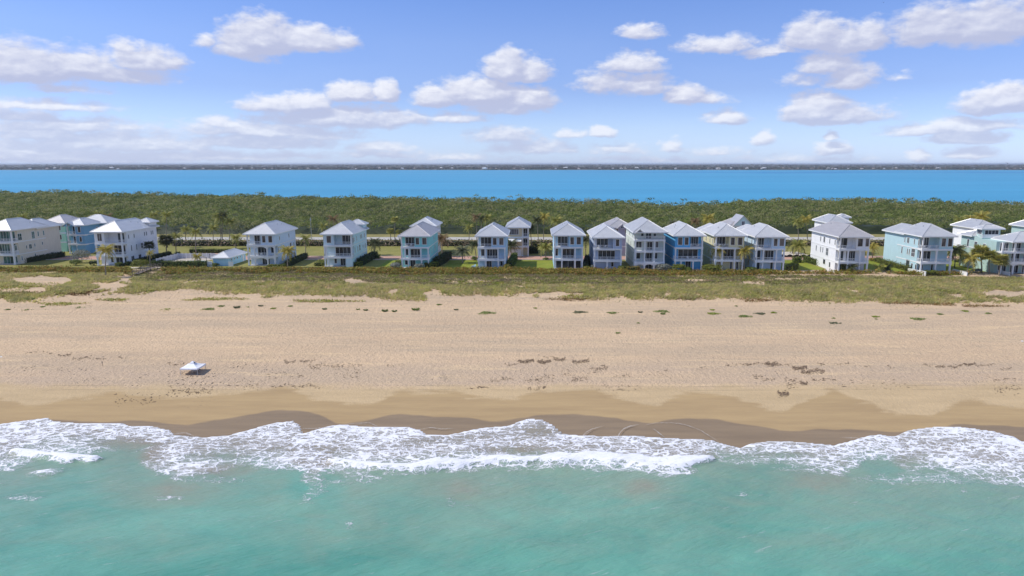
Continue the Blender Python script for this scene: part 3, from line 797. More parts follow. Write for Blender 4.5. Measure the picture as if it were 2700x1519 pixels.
def build_forest():
    g = np.random.default_rng(3)
    sp = 3.7
    xs = np.arange(-640, 620, sp); ys = np.arange(FRONT_Y + 2, 680, sp)
    X, Y = np.meshgrid(xs, ys); X = (X + g.uniform(-1.6, 1.6, X.shape)).ravel(); Y = (Y + g.uniform(-1.6, 1.6, Y.shape)).ravel()
    # back edge from the outline of the wood against the lagoon
    pxs = np.linspace(-300, 3000, 300)
    edge = np.array([P(a, float(FOREST_TOP(a)) + 2, 3.0).y for a in pxs]); ex = np.array([P(a, float(FOREST_TOP(a)) + 2, 3.0).x for a in pxs])
    px, _ = proj(X, Y, 3 + 0 * X)
    back = np.interp(px, pxs, edge)
    keep = (Y < back - 2) & (px > -170) & (px < 2870)
    X, Y, px, back = X[keep], Y[keep], px[keep], back[keep]
    big = fbm(X / 40, Y / 40, 3, 51)
    top = 3.2 + 2.6 * big + g.uniform(-1.3, 1.2, len(X)) + (g.random(len(X)) < 0.10) * g.uniform(0.8, 2.6, len(X))
    # the front fringe by the road stands lower
    top += 2.4 * (fbm(X / 9, Y / 9, 2, 52) - .5)
    top -= 0.3 * np.exp(-(Y - FRONT_Y) / 8)
    rimm = np.exp(-(back - Y) / 9); top = top + rimm * (g.uniform(-1.0, 1.4, len(X)) + (fbm(X / 11, Y / 40, 2, 58) - .5) * 5.5) - rimm * 0.3
    rad = g.uniform(2.0, 3.3, len(X)) * np.where(top > 6.3, 1.15, 1)
    # larger old crowns that break the skyline along the lagoon and stand out here and there
    nb = 150; bx = g.uniform(-150, 2850, nb); by_ = np.where(g.random(nb) < .7, 1, 0)
    be = np.interp(bx, pxs, edge); bY = np.where(by_ == 1, be - g.uniform(4, 14, nb), g.uniform(FRONT_Y + 10, be - 10)); bX = (bx - CX) / F * (bY * cos(PITCH) + 28 * sin(PITCH))
    X = np.append(X, bX); Y = np.append(Y, bY); top = np.append(top, g.uniform(5.2, 7.4, nb)); rad = np.append(rad, g.uniform(2.6, 4.4, nb))
    # leaf quads on every crown: fewer far away
    nl = (np.clip(60 * (330 / Y) ** 1.25, 20, 60) * np.where(np.arange(len(X)) >= len(X) - nb, 3, 1)).astype(int)
    idx = np.repeat(np.arange(len(X)), nl); n = len(idx)
    d = g.normal(0, 1, (n, 3)); d /= np.linalg.norm(d, axis=1)[:, None]; d[:, 2] = np.where((d[:, 2] < -0.15) & (idx < len(X) - nb), -d[:, 2], d[:, 2])
    k = 1 - g.uniform(0, 0.35, n) + (g.random(n) < 0.15) * 0.15
    lump = 1 + 0.28 * (vnoise(idx * 1.7 + d[:, 0] * 2.2, d[:, 1] * 2.2 + d[:, 2] * 2 + 50, 8) - 0.5) * 2
    rr = (k * lump)[:, None] * np.stack([rad[idx], rad[idx], np.where(idx >= len(X) - nb, 3.0, 1.5)], 1)
    C = np.stack([X[idx], Y[idx], top[idx] - np.where(idx >= len(X) - nb, 3.0, 1.5)], 1) + d * rr
    dist = C[:, 1]
    V, Fq = quads(C, d * np.array([1, 1, 1.2]), 0.5 * (dist / 330) ** 0.8, 1.0, 0.38, 77)
    me = nmesh('mangrove_forest', V, Fq, [M['mangrove']])
    o = link(bpy.data.objects.new('mangrove_forest', me))
    tag(o, 'dense green mangrove wood between the coast road and the lagoon', 'woodland', kind='stuff')
    # understorey: the dark mass below the crowns
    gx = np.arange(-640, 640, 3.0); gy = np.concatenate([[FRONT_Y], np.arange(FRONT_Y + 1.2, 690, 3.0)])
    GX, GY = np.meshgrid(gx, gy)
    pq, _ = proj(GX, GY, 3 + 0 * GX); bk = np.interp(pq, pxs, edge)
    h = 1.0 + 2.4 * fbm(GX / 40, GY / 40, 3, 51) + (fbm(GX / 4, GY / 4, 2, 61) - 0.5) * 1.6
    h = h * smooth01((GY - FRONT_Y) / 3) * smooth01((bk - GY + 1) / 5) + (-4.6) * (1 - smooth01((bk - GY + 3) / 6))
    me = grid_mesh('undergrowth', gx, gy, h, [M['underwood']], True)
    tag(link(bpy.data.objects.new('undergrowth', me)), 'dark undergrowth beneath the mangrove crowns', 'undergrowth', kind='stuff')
build_forest()

def build_far_wood():
    g = np.random.default_rng(5)
    L = Leaves(); 
    n = 9000
    Y = 4075 + 1500 * g.random(n) ** 1.7; X = g.uniform(-1, 1, n) * (Y * 0.86)
    zb = np.interp(Y, [4075, 4200, 4600, 5200, 6500], [-3.2, -2.5, -0.5, 3, 8])
    h = 5 + 6 * fbm(X / 160, Y / 300, 3, 71) + g.uniform(-1.5, 2.0, n) + (g.random(n) < 0.02) * g.uniform(2, 6, n)
    n2 = 1600
    Y2 = g.uniform(6000, 9000, n2); X2 = g.uniform(-1, 1, n2) * Y2 * 0.86
    X = np.concatenate([X, X2]); Y = np.concatenate([Y, Y2]); zb = np.concatenate([zb, np.interp(Y2, [6500, 9000], [8, 12])])
    clump = smooth01((fbm(X2 / 420, Y2 / 3000, 2, 81) - 0.56) / 0.12)
    h = np.concatenate([h, 6.5 + g.uniform(-1, 2.0, n2) + clump * g.uniform(5, 13, n2)])
    r = np.concatenate([g.uniform(5, 11, n), g.uniform(10, 26, n2)])
    k = 9; idx = np.repeat(np.arange(len(X)), k); m = len(idx)
    d = g.normal(0, 1, (m, 3)); d /= np.linalg.norm(d, axis=1)[:, None]; d[:, 2] = np.abs(d[:, 2])
    C = np.stack([X[idx], Y[idx], zb[idx] + h[idx] * 0.45], 1) + d * np.stack([r[idx], r[idx], h[idx] * 0.5], 1) * 0.75
    V, Fq = quads(C, d, np.clip(r[idx] * 0.75, 3.2, 9), 0.7, 0.5, 5)
    tag(link(bpy.data.objects.new('far_woodland', nmesh('far_woodland', V, Fq, [M['farland']]))),
        'low wooded mainland shore along the far side of the lagoon', 'woodland', kind='stuff')
build_far_wood()

# ---------------- dune plants
M['seagrape'] = m_foliage('sea_grape_leaves', (0.16, 0.20, 0.03), (0.36, 0.36, 0.065), 0.6, (0.46, 0.22, 0.06), 0.8, 0.35, 0.3, (0.45, 0.7, (0.11, 0.105, 0.03)))
M['scrub'] = m_foliage('dune_scrub_leaves', (0.17, 0.23, 0.032), (0.34, 0.37, 0.06), 0.3, (0.34, 0.25, 0.14), 0.7, 0.4, 0.3, (0.28, 0.85, (0.235, 0.185, 0.145)))
M['dunegrass'] = m_foliage('dune_grass_blades', (0.46, 0.46, 0.14), (0.66, 0.62, 0.22), 0.16, (0.60, 0.49, 0.26), 0.9, 0.5, 0.25, (0.35, 0.6, (0.34, 0.31, 0.17)))
M['vine'] = m_foliage('vine_leaves', (0.260, 0.324, 0.032), (0.390, 0.432, 0.056), 0.3, (0.429, 0.204, 0.056), 0.6, 0.2)
M['vine_red'] = m_foliage('reddish_vine_leaves', (0.24, 0.11, 0.04), (0.33, 0.19, 0.06), 0.3, (0.22, 0.2, 0.05), 0.7, 0.2)

HOLES = [(110,742,70,16),(60,765,70,8),(300,760,40,7),(255,790,120,14),(330,735,14,14),(280,752,40,5),(1140,778,22,14),(1480,780,60,10),(2650,775,60,10),(480,772,50,6),(1010,728,0.1,0.1),(940,742,40,5),(1240,745,60,4),(2420,765,25,4),(1990,750,30,4)]
def in_holes(px, py):
    m = np.zeros(px.shape, bool); px0 = px; py0 = py
    px = px + (fbm(px / 30, py / 8, 3, 66) - .5) * 50; py = py + (fbm(px / 25, py / 8, 3, 67) - .5) * 16
    for (a, b, rx, ry) in HOLES: m |= np.hypot((px - a) / rx, (py - b) / ry) < 1
    # sandy footpath from the boardwalk down to the beach
    px, py = px0, py0
    m |= (np.abs(py - np.interp(px, [230, 290, 345], [775, 752, 730])) < 3.4) & (px > 225) & (px < 350)
    return m
def scatter(n, y0, y1, seed, x0=-140, x1=2840):
    """even scatter on the dune between two distances"""
    g = np.random.default_rng(seed)
    Y = g.uniform(y0, y1, n); 
    px = g.uniform(x0, x1, n); X = (px - CX) / F * (Y * cos(PITCH) + HZ * sin(PITCH))
    Z = gh(X, Y); px, py = proj(X, Y, Z); return X, Y, Z, px, py, g

def build_dune():
    # sea grape belt against the lots
    X, Y, Z, px, py, g = scatter(11000, 196.5, 206.5, 101)
    lo = BELT_BOT(px)
    start = np.interp(px, [0, 1000, 1400, 1800, 2300, 2700], [702, 704, 713, 718, 722, 726])
    keep = (py > start - 1 + 0 * px) & (py < start + 20 + 26 * (fbm(X / 5, Y / 5, 3, 4) - .5)) & ~in_holes(px, py) & ~((px > 345) & (px < 425) & (py > 704) & (py < 730))
    X, Y, Z, px = X[keep], Y[keep], Z[keep], px[keep]
    h = 0.45 + 1.1 * fbm(X / 4, Y / 3, 3, 6)
    k = 13; idx = np.repeat(np.arange(len(X)), k); m = len(idx)
    d = g.normal(0, 1, (m, 3)); d /= np.linalg.norm(d, axis=1)[:, None]; d[:, 2] = np.abs(d[:, 2])
    C = np.stack([X[idx], Y[idx], Z[idx] + 0.1], 1) + d * np.stack([0 * h[idx] + .6, 0 * h[idx] + .6, h[idx]], 1) * g.uniform(.7, 1.05, (m, 1))
    V, Fq = quads(C, d, 0.30, 0.95, 0.5, 11)
    tag(link(bpy.data.objects.new('sea_grape_thicket', nmesh('sea_grape_thicket', V, Fq, [M['seagrape']]))),
        'sea grape thicket with reddish leaves along the seaward edge of the gardens', 'shrubs', kind='stuff')
    # low green and grey-brown scrub
    X, Y, Z, px, py, g = scatter(78000, 176, 204, 103)
    start = np.interp(px, [0, 1000, 1400, 1800, 2300, 2700], [722, 722, 730, 736, 736, 740])
    bot = BELT_BOT(px) + 14 * (fbm(X / 9, Y / 4, 3, 14) - .5)
    dens = smooth01((fbm(X / 6, Y / 3.5, 3, 15) - 0.20) / 0.14)
    right = np.interp(px, [0, 330, 380, 2250, 2350, 2700], [0.15, 0.2, 1, 1, .35, .4])
    keep = (py > start - 8) & (py < bot) & ~in_holes(px, py) & (g.random(len(X)) < dens * right)
    X, Y, Z = X[keep], Y[keep], Z[keep]
    k = 6; idx = np.repeat(np.arange(len(X)), k); m = len(idx)
    h = 0.15 + 0.55 * fbm(X / 3, Y / 2, 3, 16)
    d = g.normal(0, 1, (m, 3)); d /= np.linalg.norm(d, axis=1)[:, None]; d[:, 2] = np.abs(d[:, 2])
    C = np.stack([X[idx], Y[idx], Z[idx]], 1) + d * np.stack([0 * h[idx] + .45, 0 * h[idx] + .45, h[idx]], 1)
    V, Fq = quads(C, d, 0.22, 0.8, 0.6, 12)
    tag(link(bpy.data.objects.new('dune_scrub', nmesh('dune_scrub', V, Fq, [M['scrub']]))),
        'low green and grey-brown scrub covering the back of the dune', 'shrubs', kind='stuff')
    # dune grass
    X, Y, Z, px, py, g = scatter(80000, 163, 204, 105)
    edge = VEG_EDGE(px) + 16 * (fbm(X / 5, Y / 3, 3, 24) - .55)
    start = np.where(px < 360, 722, np.where(px > 2280, 733, BELT_BOT(px) - 16))
    d1 = smooth01((fbm(X / 4, Y / 2.4, 3, 25) - 0.22) / 0.14)
    d2 = smooth01((edge - py) / 10)
    inb = (py < BELT_BOT(px)) & (px > 380) & (px < 2250)
    keep = (py > start) & (py < edge) & ~in_holes(px, py) & (g.random(len(X)) < d1 * (0.35 + .65 * d2) * np.where(inb, .10, 1))
    X, Y, Z = X[keep], Y[keep], Z[keep]
    k = 6; idx = np.repeat(np.arange(len(X)), k); m = len(idx)
    a = g.uniform(0, 2 * pi, m); r0 = g.uniform(0, .22, m); hh = g.uniform(.35, .85, m)
    base = np.stack([X[idx] + r0 * np.cos(a), Y[idx] + r0 * np.sin(a), Z[idx] - .03], 1)
    lean = np.stack([np.cos(a) * .28 + .18, np.sin(a) * .28, np.ones(m)], 1) * hh[:, None]
    w = np.stack([-np.sin(a), np.cos(a), 0 * a], 1) * 0.055
    b2 = g.uniform(0, 2 * pi, m); w = np.stack([np.cos(b2), np.sin(b2), 0 * b2], 1) * 0.055
    mid = base + lean * .55; tip = base + lean + np.stack([np.cos(a) * .12 + .08, np.sin(a) * .12, 0 * a - .06], 1)
    V = np.stack([base - w, base + w, mid + w * .8, tip, ], 1).reshape(-1, 3)
    tag(link(bpy.data.objects.new('dune_grass', nmesh('dune_grass', V, np.arange(4 * m).reshape(m, 4), [M['dunegrass']]))),
        'yellowish green dune grass at the top of the beach', 'grass', kind='stuff')
    # creeping vines: bright patches and the reddish fringe
    for nm, mat, lab, spots in (
        ('vine_patches', M['vine'], 'bright green creeping vines in patches among the dune grass', [(628,752,60,9),(1280,748,70,6),(1400,762,60,5),(1520,784,40,6),(60,755,60,12),(380,765,60,8),(1530,745,40,5),(2000,768,80,8),(2150,780,80,8),(2400,770,120,8),(1800,765,60,6),(2620,760,60,6),(1200,768,40,4),(2060,775,80,6),(1100,720,60,6),(720,765,40,5),(160,802,60,4),(300,792,40,4),(560,790,80,4),(850,795,90,4)]),
        ('reddish_vines', M['vine_red'], 'reddish brown creeping plants along the lower edge of the dune', [(60,775,55,5),(200,776,40,5),(1500,790,50,4),(2000,793,50,4),(2380,799,45,5),(2480,803,45,4),(230,770,50,4),(1800,788,50,3),(2590,808,60,3),(20,782,30,5)])):
        Ls = Leaves()
        for (a, b, rx, ry) in spots:
            n = int(rx * ry * 2.6); tt = g.uniform(0, 2 * pi, n); rr = np.sqrt(g.random(n)) * (1 + .3 * np.sin(tt * 3 + a))
            qx = a + rr * np.cos(tt) * rx; qy = b + rr * np.sin(tt) * ry
            c = P(a, b, -0.4); Yc = G(a, b).y
            dpx = 1 / F * (Yc * cos(PITCH) + 31 * sin(PITCH))
            dY = (G(a, b - 4).y - G(a, b + 4).y) / 8
            Xw = XAT(a, Yc, -0.5) + (qx - a) * dpx; Yw = Yc - (qy - b) * dY
            C = np.stack([Xw, Yw, gh(Xw, Yw) + g.uniform(0.02, 0.3, n)], 1)
            Ls.add(*quads(C, np.tile([0, 0, 1.0], (n, 1)), 0.24, .9, .5, int(a)))
        tag(link(bpy.data.objects.new(nm, Ls.mesh(nm, mat))), lab, 'creepers', kind='stuff')
    # runners and litter sprinkled on the upper beach
    Ls = Leaves()
    X, Y, Z, px, py, g = scatter(9000, 158, 176, 109)
    f = smooth01((fbm(X / 6, Y / 2.5, 3, 33) - 0.5) / 0.1) * np.exp(-np.maximum(py - VEG_EDGE(px), 0) / 12)
    kp = (g.random(len(X)) < f) & (py > VEG_EDGE(px) - 6)
    C = np.stack([X[kp], Y[kp], Z[kp] + .05], 1)
    Ls.add(*quads(C, np.tile([0, 0, 1.0], (len(C), 1)), 0.26, .6, .6, 3))
    tag(link(bpy.data.objects.new('beach_runners', Ls.mesh('beach_runners', M['scrub']))), 'thin trails of creeping plants scattered on the sand below the dune', 'creepers', kind='stuff')
build_dune()

# ---------------- seaweed wrack
def build_wrack():
    t = NT('dry_seaweed'); t.fin(t.mix(t.rand(), (0.10, 0.07, 0.05), (0.26, 0.19, 0.13)), 0.9, 0.1)
    g = np.random.default_rng(12)
    segs = [(63,140,923,3,.35),(150,189,930,3,.9),(189,273,938,4,.6),(273,330,938,2,.2),(444,486,952,3,.5),(748,779,945,4,.8),(790,831,944,4,.8),(814,895,957,7,.55),(713,842,1003,4,.4),(700,800,978,14,.15),(900,956,956,7,.3),(905,950,975,12,.3),(1020,1060,956,3,.3),
     (1330,1365,952,3,.6),(1366,1408,945,4,1.3),(1417,1452,946,4,1.5),(1430,1460,935,2,.4),(1459,1490,940,4,1.0),(1508,1553,946,5,1.0),(1557,1602,962,8,.8),(1613,1662,980,4,.4),(1407,1460,985,14,.3),(1480,1500,972,8,.4),(1508,1550,986,6,.7),(1228,1288,1008,3,.5),(1291,1354,989,4,.4),(1390,1440,1008,4,.5),(1380,1420,990,3,.4),
     (1912,1960,954,3,.4),(1960,1996,952,3,.8),(1996,2030,949,3,.6),(2020,2052,951,4,1.5),(2052,2085,953,3,.5),(2090,2128,960,4,1.6),(2114,2174,969,5,1.1),(2156,2177,950,3,.8),(2200,2240,951,2,.5),(1985,2010,980,5,.6),(2010,2045,987,3,.6),(2070,2100,988,4,.5),(2110,2130,996,4,1.2),(2076,2110,1000,7,.5),(2052,2080,1020,6,1.2),(2142,2205,989,4,.5),(2280,2300,957,3,.3),(2340,2360,958,3,.3),(2436,2460,953,3,.6),(2465,2492,957,3,.8),(2500,2537,957,5,.8),(2541,2572,951,3,1.1),(2572,2625,954,3,.5),(2639,2667,962,5,.5),(2621,2700,1010,12,.3),(2620,2680,988,5,.3),(1700,1780,975,12,.1),(2200,2400,1000,12,.08),(300,420,1035,16,.18),(440,560,1015,12,.35),(600,700,1000,10,.2),(1560,1700,1008,10,.12),(1830,1900,965,8,.12)]
    Cs = []
    for (a, b, y, s, dn) in segs:
        n = int((b - a) * (s ** .5) * dn * (0.6 if dn < 1 else 1.4)) + 3
        px = g.uniform(a, b, n); m = (a + b) / 2
        py = y + g.normal(0, s * .5, n) + 2.0 * np.sin((px - a) / 9)
        for x_, y_ in zip(px[:400], py[:400]):
            Cs.append(tuple(P(x_, y_, -2.3)))
    C = np.array(Cs)
    C[:, 2] = gh(C[:, 0], C[:, 1]) + 0.03
    # small crumpled strands: three-sided clumps
    n = len(C); a = g.uniform(0, pi, n); ln = g.uniform(.06, .22, n) * np.where(g.random(n) < .2, 1.8, 1); wd = g.uniform(.03, .08, n); hh = g.uniform(.03, .08, n)
    u = np.stack([np.cos(a) * ln, np.sin(a) * ln * .8, 0 * a], 1); v = np.stack([-np.sin(a) * wd, np.cos(a) * wd, 0 * a], 1); up = np.stack([0 * a, 0 * a, hh], 1)
    V = np.stack([C - u, C - v, C + u, C + v, C + up + u * .4, C + up - u * .4], 1).reshape(-1, 3)
    i = np.arange(n)[:, None] * 6
    Fq = np.concatenate([i + np.array([[0, 1, 5, 5]]) , i + [[1, 2, 4, 5]], i + [[2, 3, 4, 4]], i + [[3, 0, 5, 4]]], 0)
    Ft = Fq
    # triangles written as quads would be degenerate: build with from_pydata-safe triangles
    T = np.concatenate([i + [[0, 1, 5]], i + [[1, 2, 4]], i + [[1, 4, 5]], i + [[2, 3, 4]], i + [[3, 0, 5]], i + [[3, 5, 4]]], 0)
    tag(link(bpy.data.objects.new('seaweed_wrack', nmesh('seaweed_wrack', V, T, [t.m]))),
        'dark dry seaweed strewn along the tide line of the beach', 'seaweed', kind='stuff')
build_wrack()
# ================================================================== HOUSES
def prism_seams(mb, a, b, nrm, w=0.045, h=0.05):
    """raised seam from a to b on a slope with normal nrm"""
    a, b, nrm = Vector(a), Vector(b), Vector(nrm).normalized()
    s = (b - a).cross(nrm).normalized() * w
    up = nrm * h
    mb.add([a - s, a + s, a + s * .6 + up, a - s * .6 + up, b - s, b + s, b + s * .6 + up, b - s * .6 + up],
           [(0, 3, 2, 1), (4, 5, 6, 7), (3, 7, 6, 2), (0, 4, 7, 3), (1, 2, 6, 5)])

def hip_roof(parent, x0, x1, y0, y1, z, pitch, mat, seam_mat, over=0.75, seam_gap=0.58, name='roof', fascia_mat=None, flare=0.0):
    """hipped metal roof with standing seams; ridge along the longer side"""
    X0, X1, Y0, Y1 = x0 - over, x1 + over, y0 - over, y1 + over
    W, D = X1 - X0, Y1 - Y0
    half = min(W, D) / 2; zr = z + 0.26 + half * pitch; ze = z + 0.26
    xm, ym = (X0 + X1) / 2, (Y0 + Y1) / 2
    if D >= W: A = (xm, Y0 + half, zr); B = (xm, Y1 - half, zr)
    else: A = (X0 + half, ym, zr); B = (X1 - half, ym, zr)
    e = [(X0, Y0, ze), (X1, Y0, ze), (X1, Y1, ze), (X0, Y1, ze)]
    mb = MB()
    if D >= W:
        fs = [(0, 1, 4), (1, 2, 5, 4), (2, 3, 5), (3, 0, 4, 5)]
    else:
        fs = [(0, 1, 5, 4), (1, 2, 5), (2, 3, 4, 5), (3, 0, 4)]
    mb.add(e + [A, B], fs + [(3, 2, 1, 0)])
    ro = mb.build(name, mat, parent)
    fb = MB(); t_ = 0.06
    fb.box(X0 - t_, X1 + t_, Y0 - t_, Y0 - .003, z - 0.02, ze + .02); fb.box(X0 - t_, X1 + t_, Y1 + .003, Y1 + t_, z - 0.02, ze + .02)
    fb.box(X0 - t_, X0 - .003, Y0 - .003, Y1 + .003, z - 0.02, ze + .02); fb.box(X1 + .003, X1 + t_, Y0 - .003, Y1 + .003, z - 0.02, ze + .02)
    fb.box(X0, X1, Y0, Y1, z + .05, z + 0.12)
    fb.build('fascia', fascia_mat or M['white'], ro)
    sb = MB(); n = 0
    g = seam_gap
    k = int(W / 2 / g)
    for i in range(-k, k + 1):
        t_ = i * g
        if D >= W: ln = half - abs(t_)
        else: ln = min(half, W / 2 - abs(t_))
        if ln < .3: continue
        x = xm + t_
        prism_seams(sb, (x, Y0, ze), (x, Y0 + ln, ze + ln * pitch), (0, -pitch, 1))
    k = int(D / 2 / g)
    for i in range(-k, k + 1):
        t_ = i * g
        if D >= W: ln = min(half, D / 2 - abs(t_))
        else: ln = half - abs(t_)
        if ln < .3: continue
        y = ym + t_
        prism_seams(sb, (X1, y, ze), (X1 - ln, y, ze + ln * pitch), (pitch, 0, 1))
        prism_seams(sb, (X0, y, ze), (X0 + ln, y, ze + ln * pitch), (-pitch, 0, 1))
    tag(sb.build('standing_seams', seam_mat, ro), kind='stuff')
    hb = MB()
    up = Vector((0, 0, .05))
    corner = [Vector(c) + up for c in e]; A2, B2 = Vector(A) + up, Vector(B) + up
    near = (A2, A2, B2, B2) if D >= W else (A2, B2, B2, A2)
    for c, d in zip(corner, near): hb.bar(c, d, 0.09, n=5)
    if (B2 - A2).length > .1: hb.bar(A2, B2, 0.1, n=5)
    hb.build('ridge_cap', mat, ro)
    return ro

def window(parent, face, u0, u1, z0, z1, at, glass, cols=1, rows=1, mat=None, name='window'):
    """face: 'F' front (y=at, faces -y), 'L' (x=at, faces -x), 'R' (x=at, faces +x); frame with its pane"""
    mat = mat or M['white']
    fr = 0.11
    def bx(mb, a, b, z0_, z1_, out, depth=0.05):
        if face == 'F': mb.box(a, b, at - out, at - out + depth, z0_, z1_)
        elif face == 'L': mb.box(at - out, at - out + depth, a, b, z0_, z1_)
        else: mb.box(at + out - depth, at + out, a, b, z0_, z1_)
    f = MB()
    bx(f, u0 - fr, u1 + fr, z1, z1 + fr, .07, .066); bx(f, u0 - fr, u1 + fr, z0 - fr, z0, .09, .086)
    bx(f, u0 - fr, u0, z0, z1, .07, .066); bx(f, u1, u1 + fr, z0, z1, .07, .066)
    for c in range(1, cols):
        x = u0 + (u1 - u0) * c / cols; bx(f, x - .035, x + .035, z0, z1, .06, .056)
    for r_ in range(1, rows):
        z = z0 + (z1 - z0) * r_ / rows; bx(f, u0, u1, z - .03, z + .03, .055, .05)
    fo = f.build(name, mat, parent)
    p = MB(); bx(p, u0, u1, z0, z1, .03, .027)
    p.build('pane', glass, fo)
    return fo

def railing(parent, segs, z, mat, h=1.0):
    """segs: list of ((x,y),(x,y)); white rail with balusters"""
    for a, b in segs:
        mb = MB()
        a, b = Vector((*a, 0)), Vector((*b, 0)); L_ = (b - a).length; d = (b - a) / L_
        mb.bar(a + Vector((0, 0, z + h)), b + Vector((0, 0, z + h)), .055, n=4); mb.bar(a + Vector((0, 0, z + .12)), b + Vector((0, 0, z + .12)), .04, n=4)
        n = max(2, int(L_ / .24))
        for i in range(n + 1):
            p = a + d * (L_ * i / n); r_ = .05 if i % 8 == 0 else .022
            mb.box(p.x - r_, p.x + r_, p.y - r_, p.y + r_, z + .02, z + h)
        mb.build('railing', mat, parent)

def arch_panel(parent, xs, y, z0, z1, mat, t_=0.25):
    """spandrel wall with shallow arches between column positions"""
    mb = MB()
    for a, b in zip(xs[:-1], xs[1:]):
        n = 8; r_ = (b - a) / 2; rise = min(.85, z1 - z0 - .25)
        top = []; bot = []
        for i in range(n + 1):
            x = a + (b - a) * i / n; q = (x - (a + b) / 2) / r_
            bot.append((x, z1 - .2 - rise + rise * sqrt(max(0, 1 - q * q)))); top.append((x, z1))
        for i in range(n):
            (xa, za), (xb, zb) = bot[i], bot[i + 1]
            mb.add([(xa, y, za), (xb, y, zb), (xb, y, z1), (xa, y, z1), (xa, y + t_, za), (xb, y + t_, zb), (xb, y + t_, z1), (xa, y + t_, z1)],
                   [(0, 1, 2, 3), (5, 4, 7, 6), (0, 4, 5, 1), (3, 2, 6, 7)])
    mb.build('arches', mat, parent)

HOUSES = {}
def house(key, name, label, xl, xr, yb, ye, D, col, floors, fracs, side='', roof='roof', pitch=0.6, glass='glass', trim='white',
          pd=2.4, sidewin=None, tower=None, shed=None, group='three-storey beach houses in the front row', cat='house', colfront=None, over=.75, z0=0.0, Y=None, rear=None):
    """xl,xr wall corners and yb base, ye eave, all read off the photograph; floors listed from the ground up"""
    Y0 = Y if Y is not None else P((xl + xr) / 2, yb, 0).y
    x0, x1 = XAT(xl, Y0, 3), XAT(xr, Y0, 3); w = x1 - x0
    he = AT((xl + xr) / 2, ye, Y0 - over).z - .2
    root = thing(name, label, cat, ((x0 + x1) / 2, Y0, 0), 0, group)
    HOUSES[key] = (root, w, D, he, Y0)
    if col not in M: M[col] = m_paint(col, WALLC[col], 0.7, 0.08)
    wm = M[col]; tm = M[trim] if trim in M else M['white']; gm = M[glass]
    X0, X1 = -w / 2, w / 2
    zs = [0] + [he * f for f in fracs] + [he]
    nfl = len(floors)
    wall = MB()
    wall.box(X0, X1, pd, D, 0, he)
    slabs = []
    for i, fl in enumerate(floors):
        za, zb = zs[i], zs[i + 1]
        f0 = za + (.22 if i else 0.0); f1 = zb - (.25 if i < nfl - 1 else 0.0)
        for (a, b) in fl.get('solid', []):
            wall.box(X0 + a * w, X0 + b * w, 0.0, pd, f0, f1)
    wall.build('walls', wm, root)
    # slabs with white edge band
    for i in range(1, nfl):
        z = zs[i]; s = MB()
        s.box(X0 - .10, X1 + .10, -.10, pd - .003, z - .25, z + .22)
        s.build('balcony_floor', tm, root)
        b = MB()
        b.box(X1 + .002, X1 + .07, pd, D, z - .13, z + .13); b.build('trim_band', tm, root)
        MB().box(X0 - .07, X0 - .002, pd, D, z - .13, z + .13).build('trim_band', tm, root)
    MB().box(X0, X1, 0.02, pd - .003, 0.0, .08).build('patio', M['deck'], root)
    for i, fl in enumerate(floors):
        za, zb = zs[i], zs[i + 1]
        f0 = za + (.22 if i else .08); f1 = zb - (.25 if i < nfl - 1 else 0.0)
        cw = .19
        cols = fl.get('cols', [])
        for c in cols:
            x = X0 + .2 + c * (w - .4)
            m = MB(); m.box(x - cw, x + cw, .02, .02 + 2 * cw, f0, f1); m.box(x - cw - .06, x + cw + .06, -.04, .08 + 2 * cw, f1 - .3, f1 - .003); m.box(x - cw - .06, x + cw + .06, -.04, .08 + 2 * cw, f0 + .003, f0 + .3)
            m.build('column', tm, root)
        if fl.get('arch'):
            arch_panel(root, [X0 + .2 + c * (w - .4) for c in cols], .05, f0, f1 - .01, tm)
        solid = fl.get('solid', [])
        def is_solid(x): return any(a <= x <= b for a, b in solid)
        for (a, b, c_) in fl.get('doors', []):
            window(root, 'F', X0 + a * w, X0 + b * w, f0 + .1, f1 - (.45 if f1 - f0 > 2.6 else .3), pd, gm, c_, 1, tm, 'sliding_door')
        for (a, b) in fl.get('wins', []):
            m_ = (a + b) / 2; yy = 0.0 if is_solid(m_) else pd
            window(root, 'F', X0 + a * w, X0 + b * w, f0 + .75, f1 - .4, yy, M['shade'] if yy == 0 else gm, fl.get('wc', 1), 1, tm)
        if fl.get('rail', i > 0):
            segs = []
            openb = fl.get('open', [(0, 1)])
            for a, b in openb:
                segs.append(((X0 + a * w + .05, .05), (X0 + b * w - .05, .05)))
                if a <= .001: segs.append(((X0 + .05, .05), (X0 + .05, pd - .05)))
                if b >= .999: segs.append(((X1 - .05, .05), (X1 - .05, pd - .05)))
            railing(root, segs, f0, tm)
    # side windows
    if sidewin:
        for (sd, y, z, ww, hh, c_, r_) in sidewin:
            window(root, sd, y * D, y * D + ww, z * he, z * he + hh, X0 if sd == 'L' else X1, gm, c_, r_, tm)
    ro = hip_roof(root, X0, X1, 0, D, he, pitch, M[roof], M[roof], over)
    if rear:
        (ra, rb, ry) = rear
        wo = MB().box(X0 + ra * w + .004, X0 + rb * w - .004, D + .002, D + ry, 0, he - .3).build('rear_wing', wm, root)
        hip_roof(root, X0 + ra * w, X0 + rb * w, D - 4, D + ry, he - .3, pitch, M[roof], M[roof], over - .05, name='rear_roof')
    vb = MB(); g_ = random.Random(int(xl)); hw_ = w / 2 + over
    for k in range(3):
        vx = g_.uniform(.15, .6) * hw_ * g_.choice((-1, 1)); vy = g_.uniform(.35, .75) * D; vz = he + .26 + (hw_ - abs(vx)) * pitch
        vb = MB().bar((vx, vy, vz - .15), (vx, vy, vz + .45), .09, n=6); vb.build('vent_pipe', M['steel'], root)
